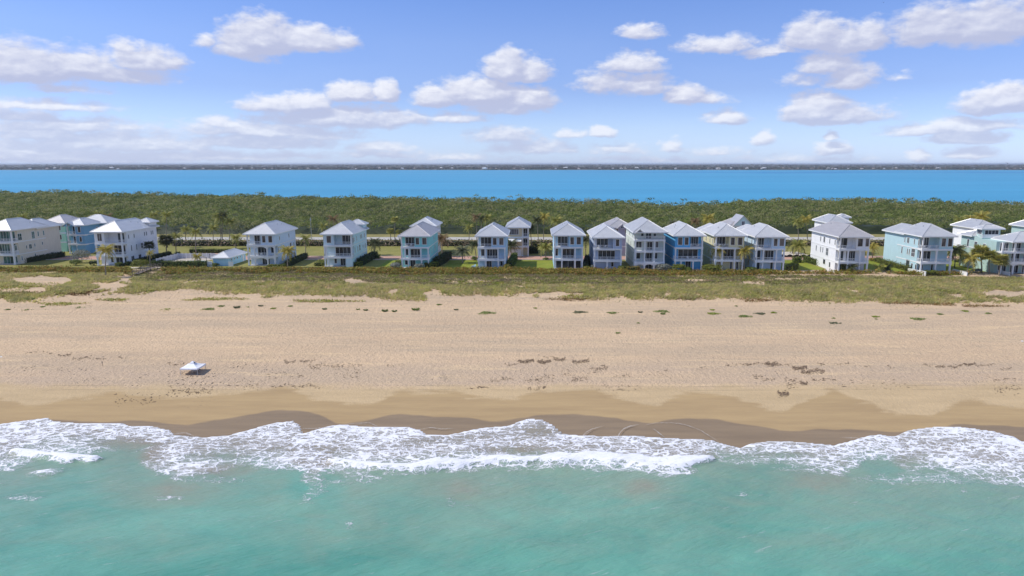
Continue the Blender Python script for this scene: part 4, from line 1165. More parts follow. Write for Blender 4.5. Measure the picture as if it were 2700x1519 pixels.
    if tower:
        (tx0, tx1, ty0, ty1, extra) = tower
        tb = MB().box(X0 + tx0 * w, X0 + tx1 * w, ty0 * D, ty1 * D, he + .02, he + extra).build('stair_tower', wm, root)
        hip_roof(root, X0 + tx0 * w, X0 + tx1 * w, ty0 * D, ty1 * D, he + extra, .5, M[roof], M[roof], .6, name='tower_roof')
    return root, w, he, zs

WALLC = dict(cream_wall=(0.73, 0.67, 0.55), sage_wall=(0.44, 0.73, 0.55), steel_blue_wall=(0.22, 0.44, 0.62), white_wall=(0.84, 0.84, 0.84),
 pale_blue_wall=(0.61, 0.73, 0.84), ice_wall=(0.62, 0.76, 0.81), mint_wall=(0.29, 0.68, 0.68), sky_wall=(0.44, 0.62, 0.77), sky_wall_b=(0.40, 0.62, 0.77),
 slate_blue_wall=(0.46, 0.54, 0.68), putty_wall=(0.64, 0.70, 0.64), azure_wall=(0.13, 0.46, 0.79), butter_wall=(0.75, 0.69, 0.44), frost_wall=(0.55, 0.70, 0.84),
 aqua_wall=(0.48, 0.66, 0.70), tan_wall=(0.70, 0.58, 0.37), grey_wall=(0.46, 0.46, 0.55), pale_mint_wall=(0.61, 0.79, 0.73), seafoam_wall=(0.44, 0.59, 0.55), cabana_wall=(0.42, 0.66, 0.79))

def sw(sd):
    """usual pattern of side windows"""
    return [(sd,.14,.76,.5,1.3,1,1),(sd,.30,.76,.5,1.3,1,1),(sd,.55,.76,.6,1.3,1,1),(sd,.63,.76,.6,1.3,1,1),(sd,.82,.76,.6,1.3,1,1),
            (sd,.17,.40,.5,1.7,1,1),(sd,.34,.40,.5,1.7,1,1),(sd,.46,.40,1.3,1.8,2,2),(sd,.70,.44,.5,1.0,1,1),(sd,.85,.40,.6,1.5,1,1),
            (sd,.25,.10,.9,1.2,1,1),(sd,.50,.10,1.0,1.2,1,1),(sd,.75,.08,1.4,1.3,2,1)]
FR3 = (.29, .655)
top_L = dict(solid=[(.46,1)], open=[(0,.46)], wins=[(.53,.66),(.78,.93)], doors=[(.08,.40,3)], cols=[0])
top_R = dict(solid=[(0,.54)], open=[(.54,1)], wins=[(.07,.22),(.30,.45)], doors=[(.60,.92,3)], cols=[1])
top_Rw = dict(solid=[(0,.37)], open=[(.37,1)], wins=[(.12,.27)], doors=[(.60,.94,3)], cols=[1])
FRONT = [
 dict(key='h01', name='beach_house', rear=(.15,1.0,7), label='cream three-storey house with green-tinted sliding doors, at the far left end of the front row', xl=-36, xr=37, yb=699, ye=608, D=15, col='cream_wall', fracs=FR3, glass='glass_green',
   floors=[dict(cols=[0,.35,1], doors=[(.4,.88,4)]), dict(cols=[0,1], doors=[(.3,.68,4)], wins=[(.78,.9)]), dict(cols=[0,.5,1], doors=[(.08,.92,8)])],
   sidewin=[('R',.17,.70,1.6,2.0,2,2),('R',.58,.69,1.2,2.2,2,2),('R',.76,.74,.5,1.5,1,1),('R',.93,.74,.5,1.5,1,1),('R',.37,.42,.4,1.0,1,1),('R',.46,.40,1.1,1.4,2,1),('R',.62,.44,.4,1.0,1,1),('R',.86,.46,.4,.9,1,1),('R',.2,.10,.4,1.3,1,1),('R',.6,.12,.4,1.2,1,1),('R',.04,.42,.9,1.5,2,1),('R',.03,.06,.7,1.9,1,1)], roof='roof'),
 dict(key='h02', name='beach_house', label='bright white three-storey house with a small stair tower, between the blue house and the pool', xl=254, xr=326, yb=701, ye=612, D=20, col='white_wall', fracs=FR3, roof='roof_light',
   floors=[dict(cols=[0,1], doors=[(.55,.92,3)], wins=[(.36,.44)], solid=[]), dict(cols=[0,1], doors=[(.52,.93,3)]), dict(solid=[(0,.36)], open=[(.36,1)], wins=[(.12,.27)], doors=[(.7,.93,2)], cols=[1], wc=2)],
   sidewin=[('R',.17,.78,.4,1.2,1,1),('R',.32,.78,.4,1.2,1,1),('R',.62,.78,.4,1.2,1,1),('R',.68,.78,.4,1.2,1,1),('R',.82,.78,.4,1.2,1,1),('R',.87,.78,.4,1.2,1,1),('R',.22,.40,.4,1.7,1,1),('R',.36,.40,.4,1.7,1,1),('R',.50,.42,1.1,1.6,2,2),('R',.72,.56,.4,.4,1,1),('R',.85,.56,.4,.4,1,1),('R',.2,.12,1.5,1.2,2,1),('R',.4,.12,1.5,1.2,2,1)], tower=(.55,1.0,.80,1.02,1.6)),
 dict(key='h03', name='beach_house', label='pale blue three-storey house with shallow arches on the porch, right of the pool cabana', xl=653, xr=726, yb=701, ye=618, D=19, col='pale_blue_wall', fracs=FR3,
   floors=[dict(cols=[0,.24,.72,1], arch=True, doors=[(.42,.68,3)]), dict(cols=[0,.24,.72,1], arch=True, doors=[(.28,.62,3)], wins=[(.76,.9)]), dict(solid=[(.5,1)], open=[(0,.5)], wins=[(.57,.68),(.79,.92)], doors=[(.18,.46,3)], cols=[0])],
   sidewin=[('R',.22,.78,.5,1.2,1,1),('R',.66,.78,.5,1.2,1,1),('R',.14,.40,.5,1.6,1,1),('R',.38,.42,.5,1.6,1,1),('R',.70,.40,1.2,1.8,2,1),('R',.88,.42,.5,1.4,1,1),('R',.3,.08,.6,1.4,1,1),('R',.72,.08,.8,1.4,1,1),('R',.88,.08,.8,1.4,1,1)]),
 dict(key='h04', name='beach_house', label='icy white-blue three-storey house with a square tower at the back, second right of the pool', xl=855, xr=929, yb=704, ye=618, D=19, col='ice_wall', fracs=FR3,
   floors=[dict(cols=[0,.12], solid=[(.76,1)], doors=[(.5,.75,3)], wins=[(.28,.36)]), dict(cols=[0,.06,1], doors=[(.34,.88,4)]), top_Rw],
   sidewin=[('R',.06,.74,.9,1.5,1,1)] + sw('R'), tower=(.45,1.0,.80,1.02,1.7)),
 dict(key='h05', name='beach_house', label='mint green three-storey house with a warm grey roof', xl=1058, xr=1131, yb=708, ye=623, D=20, col='mint_wall', fracs=FR3, roof='roof_warm',
   floors=[dict(cols=[0,.24,.74,1], doors=[(.28,.45,2)], wins=[(.08,.2)]), dict(cols=[0,.12,.27,.72,1], doors=[(.30,.66,3)], wins=[(.12,.22)]), dict(solid=[(.5,1)], open=[(0,.5)], wins=[(.54,.66),(.78,.93)], doors=[(.12,.45,3)], cols=[0])],
   sidewin=[('R',.55,.78,.5,1.4,1,1),('R',.3,.42,.5,1.6,1,1),('R',.62,.42,.8,1.7,1,1),('R',.78,.1,.8,1.2,1,1)]),
 dict(key='h06', name='beach_house', label='light blue three-storey house between a lawn and a small glass-fenced terrace', xl=1260, xr=1333, yb=711, ye=623, D=17, col='sky_wall', fracs=FR3,
   floors=[dict(cols=[0,.26,.75,1], doors=[(.30,.47,2)], wins=[(.80,.88)]), dict(cols=[0,.26,.74,1], doors=[(.32,.70,4)], wins=[(.10,.22)]), dict(solid=[(.5,1)], open=[(0,.5)], wins=[(.55,.68),(.78,.93)], doors=[(.10,.47,3)], cols=[0])]),
 dict(key='h07', name='beach_house', label='light blue three-storey house with white framed double doors in dark screens on the ground floor', xl=1461, xr=1537, yb=711, ye=621, D=18, col='sky_wall_b', fracs=FR3,
   floors=[dict(cols=[0,.26,.74,1], doors=[(.08,.28,1),(.30,.70,2),(.74,.93,1)]), dict(cols=[0,.26,.74,1], doors=[(.30,.70,3)], wins=[(.05,.14)]), dict(solid=[(.5,1)], open=[(0,.5)], wins=[(.56,.68),(.78,.92)], doors=[(.14,.47,3)], cols=[0])]),
 dict(key='h08', name='beach_house', label='slate blue three-storey house with one wide middle porch, left of the four-storey house', xl=1566, xr=1639, yb=713, ye=627, D=19, col='slate_blue_wall', fracs=FR3, roof='roof_light',
   floors=[dict(cols=[0,.48,1], wins=[(.66,.74)]), dict(cols=[0,1], doors=[(.18,.78,4)]), dict(solid=[(.68,1)], open=[(0,.68)], wins=[(.78,.90)], doors=[(.12,.52,3)], cols=[0])]),
 dict(key='h09', name='beach_house', label='pale four-storey house with stacked balconies and a ground floor of arches', xl=1673, xr=1752, yb=713, ye=613, D=21, col='putty_wall', fracs=(.20, .50, .80),
   floors=[dict(cols=[.0,.33,.66,1], arch=True, doors=[(.40,.62,2)]), dict(cols=[0,.33,.66,1], doors=[(.36,.62,3)], wins=[(.10,.22),(.70,.80)]), dict(cols=[0,.33,.66,1], doors=[(.45,.62,2)], wins=[(.08,.26),(.74,.82)], wc=2), dict(cols=[], doors=[(.40,.58,2)], wins=[(.24,.32),(.66,.74)])],
   sidewin=[('L',.2,.84,.8,.9,1,1),('L',.55,.84,.8,.9,1,1),('L',.4,.58,.6,1.4,1,1),('L',.7,.58,.6,1.4,1,1)]),
 dict(key='h10', name='beach_house', label='vivid azure three-storey house with a turquoise sunlit side wall', xl=1779, xr=1852, yb=713, ye=622, D=20, col='azure_wall', fracs=FR3, roof='roof_light',
   floors=[dict(cols=[0,.22,.68,1], doors=[(.46,.64,2)]), dict(cols=[0,1], doors=[(.18,.88,4)]), dict(solid=[(0,.54)], open=[(.54,1)], wins=[(.10,.25),(.34,.47)], doors=[(.56,.88,4)], cols=[1])]),
 dict(key='h11', name='beach_house', rear=(0,.7,7), label='butter yellow three-storey house behind two coconut palms', xl=1885, xr=1960, yb=714, ye=622, D=16, col='butter_wall', fracs=FR3, roof='roof_light',
   floors=[dict(cols=[0,.24,.70,1], doors=[(.62,.68,1),(.84,.9,1)]), dict(cols=[0,.24,.70,1], doors=[(.38,.72,3)]), top_L],
   sidewin=[('L',.2,.76,.5,1.3,1,1),('L',.4,.76,.5,1.3,1,1),('L',.7,.76,.6,1.5,1,1),('L',.32,.42,.9,1.8,2,2),('L',.6,.42,.5,1.6,1,1),('L',.3,.06,.9,2.0,1,1)]),
 dict(key='h12', name='beach_house', rear=(0,.7,7), label='frosty pale blue three-storey house with tall white ground floor columns, next to the yellow house', xl=1992, xr=2068, yb=716, ye=625, D=16, col='frost_wall', fracs=FR3, roof='roof_light',
   floors=[dict(cols=[0,.24,.70,1], doors=[(.12,.24,1),(.62,.70,1)]), dict(cols=[0,.26,.73,1], doors=[(.10,.24,1),(.32,.70,4)]), dict(solid=[(.52,1)], open=[(0,.52)], wins=[(.60,.72),(.80,.95)], doors=[(.08,.34,3)], cols=[0])],
   sidewin=[('L',.25,.76,.5,1.3,1,1),('L',.55,.76,.5,1.3,1,1),('L',.4,.1,.7,1.4,1,1)]),
 dict(key='h13', name='beach_house', label='plain white three-storey house with a long sunlit side wall and a clipped hedge beside it', xl=2211, xr=2289, yb=720, ye=625, D=21, col='white_wall', fracs=FR3, roof='roof_warm',
   floors=[dict(cols=[0,.30,.72,1], doors=[(.16,.30,2)]), dict(cols=[0,.30,.72,1], doors=[(.08,.26,2),(.36,.66,4)]), dict(solid=[(.55,1)], open=[(0,.55)], wins=[(.60,.76),(.86,.97)], doors=[(.08,.36,2)], cols=[0])],
   sidewin=[('L',.14,.76,.5,1.4,1,1),('L',.32,.76,.5,1.4,1,1),('L',.50,.75,1.0,1.6,2,1),('L',.64,.76,.5,1.4,1,1),('L',.36,.40,1.6,2.1,3,2),('L',.54,.44,.4,1.6,1,1),('L',.62,.44,.4,1.6,1,1),('L',.78,.44,.5,1.6,1,1),('L',.44,.12,1.5,1.4,1,1),('L',.26,.08,.9,1.5,1,1)]),
 dict(key='h14', name='beach_house', rear=(0,.75,8), label='aqua three-storey house with white-framed side windows, right of the plain white house', xl=2428, xr=2508, yb=722, ye=624, D=14, col='aqua_wall', fracs=FR3,
   floors=[dict(cols=[0,.50,1], doors=[(.08,.22,2),(.50,.56,1)]), dict(cols=[0,.50,1], doors=[(.08,.44,3)]), dict(solid=[(.55,1)], open=[(0,.55)], wins=[(.62,.75),(.83,.96)], doors=[(.10,.34,3)], cols=[0])],
   sidewin=[('L',.13,.76,.4,1.5,1,1),('L',.30,.76,.4,1.5,1,1),('L',.52,.76,1.1,1.6,2,1),('L',.68,.76,.4,1.3,1,1),('L',.26,.42,1.8,2.2,3,2),('L',.46,.44,.4,1.7,1,1),('L',.54,.44,.4,1.7,1,1),('L',.76,.44,.5,1.9,1,1),('L',.15,.08,.7,1.5,1,1),('L',.30,.08,.7,1.5,1,1),('L',.43,.08,1.9,2.2,1,1)]),
]
for h in FRONT:
    house(**h)

# the four-storey house: little hipped bay over its front left corner
r_, w_, D_, he_, _ = HOUSES['h09']
# second row -----------------------------------------------------------------
BG = 'houses of the second row behind the front houses'
def bhouse(key, label, xl, xr, Y, ye, D, col, roof='roof', floors=None, fracs=(.34, .67), sidewin=None, tower=None, pitch=.55, pd=1.6, name='back_house', over=.7):
    floors = floors or [dict(solid=[(0, 1)], rail=False), dict(solid=[(0, 1)], rail=False, wins=[(.15,.35),(.6,.8)]), dict(solid=[(0, 1)], rail=False, wins=[(.15,.35),(.6,.8)])]
    return house(key=key, name=name, label=label, xl=xl, xr=xr, yb=0, ye=ye, D=D, col=col, floors=floors, fracs=fracs, roof=roof, pitch=pitch, pd=pd, sidewin=sidewin, tower=tower, group=BG, Y=Y, over=over)
bhouse('b1', 'sage green back house half hidden between the cream house and the blue one', 118, 176, 250, 589, 11, 'sage_wall', 'roof_warm', sidewin=[('R',.5,.8,.5,1.0,1,1)])
bhouse('b2', 'steel blue three-storey house with stacked white balconies, behind the white house on the left', 180, 226, 243, 594, 9.2, 'steel_blue_wall', 'roof',
       floors=[dict(cols=[0,.5], solid=[(.5,1)], rail=False), dict(cols=[0,.5], solid=[(.5,1)], open=[(0,.5)], doors=[(.2,.44,2)], wins=[(.7,.82)]), dict(cols=[0,.5], solid=[(.5,1)], open=[(0,.5)], doors=[(.2,.44,2)], wins=[(.66,.80)])], sidewin=[('R',.75,.74,.7,1.5,1,1)])
bhouse('b3', 'white back house whose pale roof rises behind the mint green house', 1088, 1148, 240, 597, 14, 'white_wall', 'roof_light')
bhouse('b4', 'narrow tan back house with a white garage door, right of the light blue house', 1338, 1394, 237, 600, 17, 'tan_wall', 'roof',
       floors=[dict(solid=[(0,.70)], rail=False, cols=[.72,1], doors=[]), dict(solid=[(0,.70)], open=[(.7,1)], cols=[.72,1], doors=[(.76,.94,2)], wins=[(.30,.42)]), dict(solid=[(0,.70)], open=[(.7,1)], cols=[.72,1], doors=[(.76,.94,2)], wins=[(.10,.52)], wc=5)], pitch=.6)
bhouse('b5', 'lavender grey back house with a gabled dormer, behind the slate blue house', 1606, 1664, 238, 600, 15, 'grey_wall', 'roof_warm', floors=[dict(solid=[(0, 1)], rail=False), dict(solid=[(0, 1)], rail=False, wins=[(.2,.35)]), dict(solid=[(0, 1)], rail=False, wins=[(.2,.4),(.72,.86)])])
bhouse('b6', 'back house with a pale mint gable and dark grey roof, behind the yellow house', 1925, 1975, 242, 596, 12, 'pale_mint_wall', 'roof_warm')
bhouse('b7', 'white back house with a square cupola, rising behind the plain white house', 2183, 2236, 240, 588, 13, 'white_wall', 'roof', tower=(.80, 1.15, .25, .6, 1.6))
bhouse('b8', 'white back house with an open corner porch, behind the aqua house', 2572, 2630, 236, 603, 14, 'white_wall', 'roof', floors=[dict(solid=[(0, 1)], rail=False), dict(cols=[0,.3,1], wins=[(.4,.7)]), dict(cols=[0,.3,1], doors=[(.4,.7,3)])])
bhouse('b9', 'large back house at the right edge with a broad lavender roof', 2735, 2810, 236, 602, 14, 'seafoam_wall', 'roof')
# gabled dormers on two of the back roofs
def gable(root, cx, y, z, w, h, dep, wall, roof):
    hw = w / 2
    g = MB().add([(cx-hw, y, z), (cx+hw, y, z), (cx, y, z+h), (cx-hw, y+dep, z), (cx+hw, y+dep, z), (cx, y+dep, z+h)], [(0,1,2), (3,5,4), (0,3,4,1), (0,2,5,3), (1,4,5,2)])
    go = g.build('gable', wall, root)
    rf = MB()
    for s in (-1, 1):
        rf.add([(cx+s*(hw+.35), y-.4, z-.2), (cx, y-.4, z+h+.06), (cx, y+dep, z+h+.06), (cx+s*(hw+.35), y+dep, z-.2),
                (cx+s*(hw+.35), y-.4, z-.06), (cx, y-.4, z+h+.24), (cx, y+dep, z+h+.24), (cx+s*(hw+.35), y+dep, z-.06)],
               [(0,1,2,3), (4,7,6,5), (0,4,5,1), (0,3,7,4), (2,6,7,3)])
    rf.build('gable_roof', roof, go)
    window(go, 'F', cx - .45, cx + .45, z + .25, z + min(1.5, h * .6), y, M['glass'], 2)
r_, w_, D_, he_, _ = HOUSES['b5']; gable(r_, .5, -.9, he_ - .2, 3.4, 1.4, 5, M['grey_wall'], M['roof_warm'])
r_, w_, D_, he_, _ = HOUSES['b6']; gable(r_, .6, -.9, he_ + .3, 6.4, 3.3, 9, M['pale_mint_wall'], M['roof_warm'])
r_, w_, D_, he_, _ = HOUSES['b2']; gable(r_, -w_ * .25, -.9, he_ - .2, 4.2, 1.4, 5, M['steel_blue_wall'], M['roof'])
r_, w_, D_, he_, _ = HOUSES['h09']; gable(r_, -w_ * .36, -.6, he_ - .1, 2.2, 1.1, 3, M['putty_wall'], M['roof'])
# garage door and awning of the tan house
r_, w_, D_, he_, _ = HOUSES['b4']
gd = MB()
for k in range(4): gd.box(-w_*.44, w_*.16, -.06, -.003, .1 + k*.58, .1 + k*.58 + .55)
gd.build('garage_door', M['white'], r_)
aw = MB(); aw.add([(-w_*.46,-.02,he_*.62),(w_*.16,-.02,he_*.62),(w_*.16,-1.1,he_*.54),(-w_*.46,-1.1,he_*.54),(-w_*.46,-.02,he_*.60),(w_*.16,-.02,he_*.60),(w_*.16,-1.1,he_*.52),(-w_*.46,-1.1,he_*.52)],
       [(0,3,2,1),(4,5,6,7),(3,7,6,2),(0,4,7,3),(1,2,6,5)]); aw.build('awning', M['white'], r_)
# blue house: the long right wing behind it
def wing(root, x0, x1, y0, y1, he, wall, roof, wins=(), pitch=.5, name='wing'):
    wo = MB().box(x0, x1, y0, y1, 0, he).build(name, wall, root)
    hip_roof(root, x0, x1, y0, y1, he, pitch, roof, roof, .7, name=name + '_roof')
    for z in (.34, .67):
        MB().box(x0, x1, y0 - .06, y0 - .003, he * z - .13, he * z + .13).build('trim_band', M['white'], wo)
    for (a, b, z0_, z1_, c_) in wins: window(wo, 'F', a, b, z0_, z1_, y0, M['glass'], c_)
r_, w_, D_, he_, Yb = HOUSES['b2']
Yw = 252.3; xa = XAT(205, Yw, 5) - r_.location.x; xb = XAT(284, Yw, 5) - r_.location.x
wing(r_, xa, xb, Yw - Yb, Yw - Yb + 9, he_, M['steel_blue_wall'], M['roof'], [(xb - 2.6, xb - 1.9, he_*.76, he_*.9, 1)])

# seafoam villa at the right edge: two blocks, a lookout cupola and terrace
def villa():
    Y0 = P(2660, 724).y
    X0 = XAT(2624, Y0, 3); X1 = XAT(2760, Y0, 3); w = X1 - X0
    he = AT(2660, 640, Y0 - .7).z
    root = thing('villa', 'seafoam green villa with roof terrace and lookout cupola at the far right', 'house', (X0, Y0, 0))
    wm = m_paint('seafoam_stucco', WALLC['seafoam_wall'], .7, .08); tm = M['white']
    z1, z2 = he * .36, he * .68
    xs0 = 5.0                                  # the front rooms begin here
    wl = MB(); wl.box(1.2, w, 2.2, 9, 0, he); wl.box(1.2, w * .8, 9, 19, 0, he * 0.97 + .6)
    wl.build('walls', wm, root)
    for z in (z1, z2):
        MB().box(1.4, w + .1, -.1, 2.197, z - .22, z + .2).build('balcony_floor', tm, root)
        railing(root, [((1.6, .0), (w, .0))], z + .2, tm)
    for z, c in ((0, 4), (z1 + .2, 4), (z2 + .2, 4)):
        for k in range(5):
            x = 1.8 + k * 3.5
            top = {0: z1 - .22, z1 + .2: z2 - .22, z2 + .2: he}[z]
            MB().box(x - .22, x + .22, .05, .49, z, top).build('column', tm, root)
        for k in range(4):
            window(root, 'F', 2.3 + k * 3.5, 4.6 + k * 3.5, z + .15, z + 2.3, 2.2, M['glass'], 3, 1, tm, 'sliding_door')
    arch_panel(root, [1.8 + 3.5 * k for k in range(5)], .06, 0, z1 - .23, tm)
    hip_roof(root, 4.6, w, 0, 9, he, .45, M['roof_light'], M['roof_light'], .8)
    # side windows on the sunlit left wall
    for (y, z, ww, hh, c_) in ((7, .70, 1.0, 1.5, 2), (11, .72, 1.2, 1.5, 2), (15, .66, .8, 2.4, 1), (17, .28, 1.2, 1.9, 2)):
        window(root, 'L', y, y + ww, z * he, z * he + hh, 1.2, M['glass'], c_, 1, tm)
    MB().box(1.13, 1.197, 2.3, 19, z2 - .12, z2 + .12).build('trim_band', tm, root)
    hip_roof(root, 1.2, 9, 13.5, 19, he * 0.97 + .6, .4, M['roof_light'], M['roof_light'], .8, name='rear_roof')
    # roof terrace and cupola
    railing(root, [((1.4, 9.2), (1.4, 11)), ((1.4, 9.2), (6, 9.2))], he * 0.97 + .6, tm)
    MB().box(1.25, 6, 9.05, 9.2, he * 0.97 + .6, he * 0.97 + 1.4).build('parapet', tm, root)
    MB().box(2.2, 7.4, 10.5, 13.4, he * 0.97 + .62, he * 0.97 + 3.0).build('cupola', wm, root)
    window(root, 'F', 2.8, 6.8, he * 0.97 + 1.5, he * 0.97 + 2.7, 10.5, M['glass'], 4, 1, tm)
    window(root, 'L', 11, 13, he * 0.97 + 1.5, he * 0.97 + 2.7, 2.2, M['glass'], 3, 1, tm)
    hip_roof(root, 2.2, 7.4, 10.5, 13.4, he * 0.97 + 3.0, .45, M['roof_light'], M['roof_light'], .8, name='cupola_roof')
villa()

# pool cabana -------------------------------------------------------------------
def cabana():
    Y0 = P(582, 701.5).y; x0, x1 = XAT(562, Y0, 1.5), XAT(602, Y0, 1.5); w = x1 - x0
    root = thing('pool_cabana', 'long low light blue cabana with a pale metal roof beside the pool', 'cabana', ((x0 + x1) / 2, Y0, 0))
    if 'cabana_wall' not in M: M['cabana_wall'] = m_paint('cabana_wall', WALLC['cabana_wall'])
    he = 2.35
    MB().box(-w/2, w/2, 0, 13, 0, he).build('walls', M['cabana_wall'], root)
    hip_roof(root, -w/2, w/2, 0, 13, he, .55, M['roof_light'], M['roof_light'], .5)
    for k in range(4): window(root, 'R', 2 + k * 2.2, 2.6 + k * 2.2, 1.5, 1.9, w/2, M['glass'])
    window(root, 'R', 10.6, 11.5, .1, 2.0, w/2, M['white'], name='door')
cabana()
# ================================================================== PALMS
def m_frond(name, a, b, tip):
    return m_foliage(name, a, b, 0.9, tip, 0.6, 0.25)
M['frond'] = m_frond('palm_fronds', (0.182, 0.216, 0.045), (0.350, 0.365, 0.085), (0.616, 0.486, 0.150))
M['frond_yellow'] = m_frond('yellowing_fronds', (0.297, 0.286, 0.050), (0.513, 0.442, 0.090), (0.648, 0.442, 0.120))
M['frond_dark'] = m_frond('dark_fronds', (0.05, 0.07, 0.024), (0.10, 0.125, 0.045), (0.16, 0.14, 0.07))
M['frond_grey'] = m_frond('grey_green_fronds', (0.13, 0.15, 0.085), (0.22, 0.24, 0.14), (0.28, 0.25, 0.16))
M['frond_brown'] = m_frond('dry_brown_fronds', (0.22, 0.13, 0.06), (0.33, 0.22, 0.11), (0.12, 0.12, 0.04))
t = NT('palm_bark'); p_ = t.pos(); M['bark'] = t.fin(t.mix(t.range(t.noise(t.vmul(p_, (1, 1, 6)), 2.0, 3), .35, .65), (0.20, 0.165, 0.13), (0.36, 0.31, 0.25)), .9, .1)

def frond_mesh(mat, L=2.7, droop=1.0, width=0.8, n=9, fan=False, seed=0):
    g = random.Random(seed)
    V, Fc = [], []
    pts = []
    for i in range(n + 1):
        s = i / n
        x = L * (s - 0.12 * s * s * droop); z = L * (0.42 * s - 0.78 * droop * s ** 2.1)
        pts.append(Vector((x, 0, z)))
    mb = MB(); mb.tube(pts[::2] + [pts[-1]], [.045 - .03 * i / 5 for i in range(len(pts[::2]) + 1)], 4)
    V += mb.v; Fc += mb.f
    for i in range(1, n + 1):
        s = i / n; w = width * (sin(pi * (0.12 + 0.84 * s)) ** .7) * g.uniform(.8, 1.15)
        a = pts[i - 1].lerp(pts[i], .2); b = pts[i]
        for sd in (-1, 1):
            tipp = b + Vector((L * .13, sd * w, -w * g.uniform(.45, 1.0)))
            k = len(V); V += [tuple(a), tuple(b), tuple(tipp), tuple(a.lerp(tipp, .55) + Vector((-.02, 0, -.03)))]
            Fc += [(k, k + 1, k + 2, k + 3)]
    me = bpy.data.meshes.new('frond'); me.from_pydata(V, [], Fc); me.materials.append(mat); return me
def fan_mesh(mat, L=1.5, seed=0):
    g = random.Random(seed); mb = MB(); mb.tube([(0, 0, 0), (L * .5, 0, L * .18)], [.03, .02], 4); V = list(mb.v); Fc = list(mb.f)
    c = Vector((L * .5, 0, L * .18))
    for i in range(9):
        a = -1.5 + 3.0 * i / 8; ln = L * .62 * g.uniform(.85, 1.1)
        d = Vector((cos(a), sin(a), -0.25 - .2 * g.random())); s = Vector((-sin(a), cos(a), 0)) * .09
        k = len(V); m = c + d * ln * .6
        V += [tuple(c), tuple(m - s), tuple(c + d * ln), tuple(m + s)]; Fc += [(k, k + 1, k + 2, k + 3)]
    me = bpy.data.meshes.new('frond'); me.from_pydata(V, [], Fc); me.materials.append(mat); return me
FR = {}
def frond_set(kind):
    if kind not in FR:
        mats = dict(coco='frond', yellow='frond_yellow', dark='frond_dark', grey='frond_grey', fan='frond', fandark='frond_dark', brown='frond_brown', sabal='frond')
        m = M[mats[kind]]
        if kind in ('fan', 'fandark', 'sabal'): FR[kind] = [fan_mesh(m, 1.5, s) for s in range(3)]
        elif kind == 'grey': FR[kind] = [frond_mesh(m, 2.9, .9, .55, 9, seed=s) for s in range(3)]
        else: FR[kind] = [frond_mesh(m, 2.7, dr, .78, 10, seed=s) for s, dr in enumerate((.7, 1.0, 1.35))]
    return FR[kind]

def palm(label, bx, by, cx, cy, kind='coco', size=1.0, nf=15, Y=None, group='palm trees', base=None, th=.16, cat='palm tree'):
    """base and crown centre in photo pixels (or the distance Y when the foot is hidden)"""
    if Y is None: b = G(bx, by)
    else:
        b = Vector((XAT(bx, Y, 0), Y, 0.0))
    c = AT(cx, cy, b.y)
    root = thing('palm_tree', label, cat, b, 0, group)
    top = c - b; g = random.Random(int(bx * 7 + cy))
    if top.z < .5: top.z = .5
    pts = []
    for i in range(7):
        s = i / 6; bow = sin(s * pi) * .06 * top.z * g.choice((-1, 1)) * .5
        pts.append((top.x * s ** 1.4 + bow * .3, top.y * s, top.z * s - (0.1 if i == 0 else 0)))
    mb = MB(); mb.tube(pts, [th * (1.35 if i == 0 else 1.0 - .4 * i / 6) for i in range(7)], 7)
    mb.build('trunk', M['bark'], root, smooth=True)
    fs = frond_set(kind)
    for i in range(nf):
        tier = i / nf
        a = i * 2.399 + g.uniform(-.25, .25)
        el = R(62 - 95 * tier + g.uniform(-8, 8)) if kind not in ('fan', 'fandark', 'sabal', 'grey') else R(75 - 110 * tier + g.uniform(-8, 8))
        o = bpy.data.objects.new('frond', fs[i % 3] if kind not in ('coco', 'yellow', 'dark', 'brown') else fs[min(2, int(tier * 3))])
        o.rotation_euler = (0, -el * .8, a); o.location = top
        s = size * g.uniform(.85, 1.1); o.scale = (s, s, s)
        link(o, root)
    return root

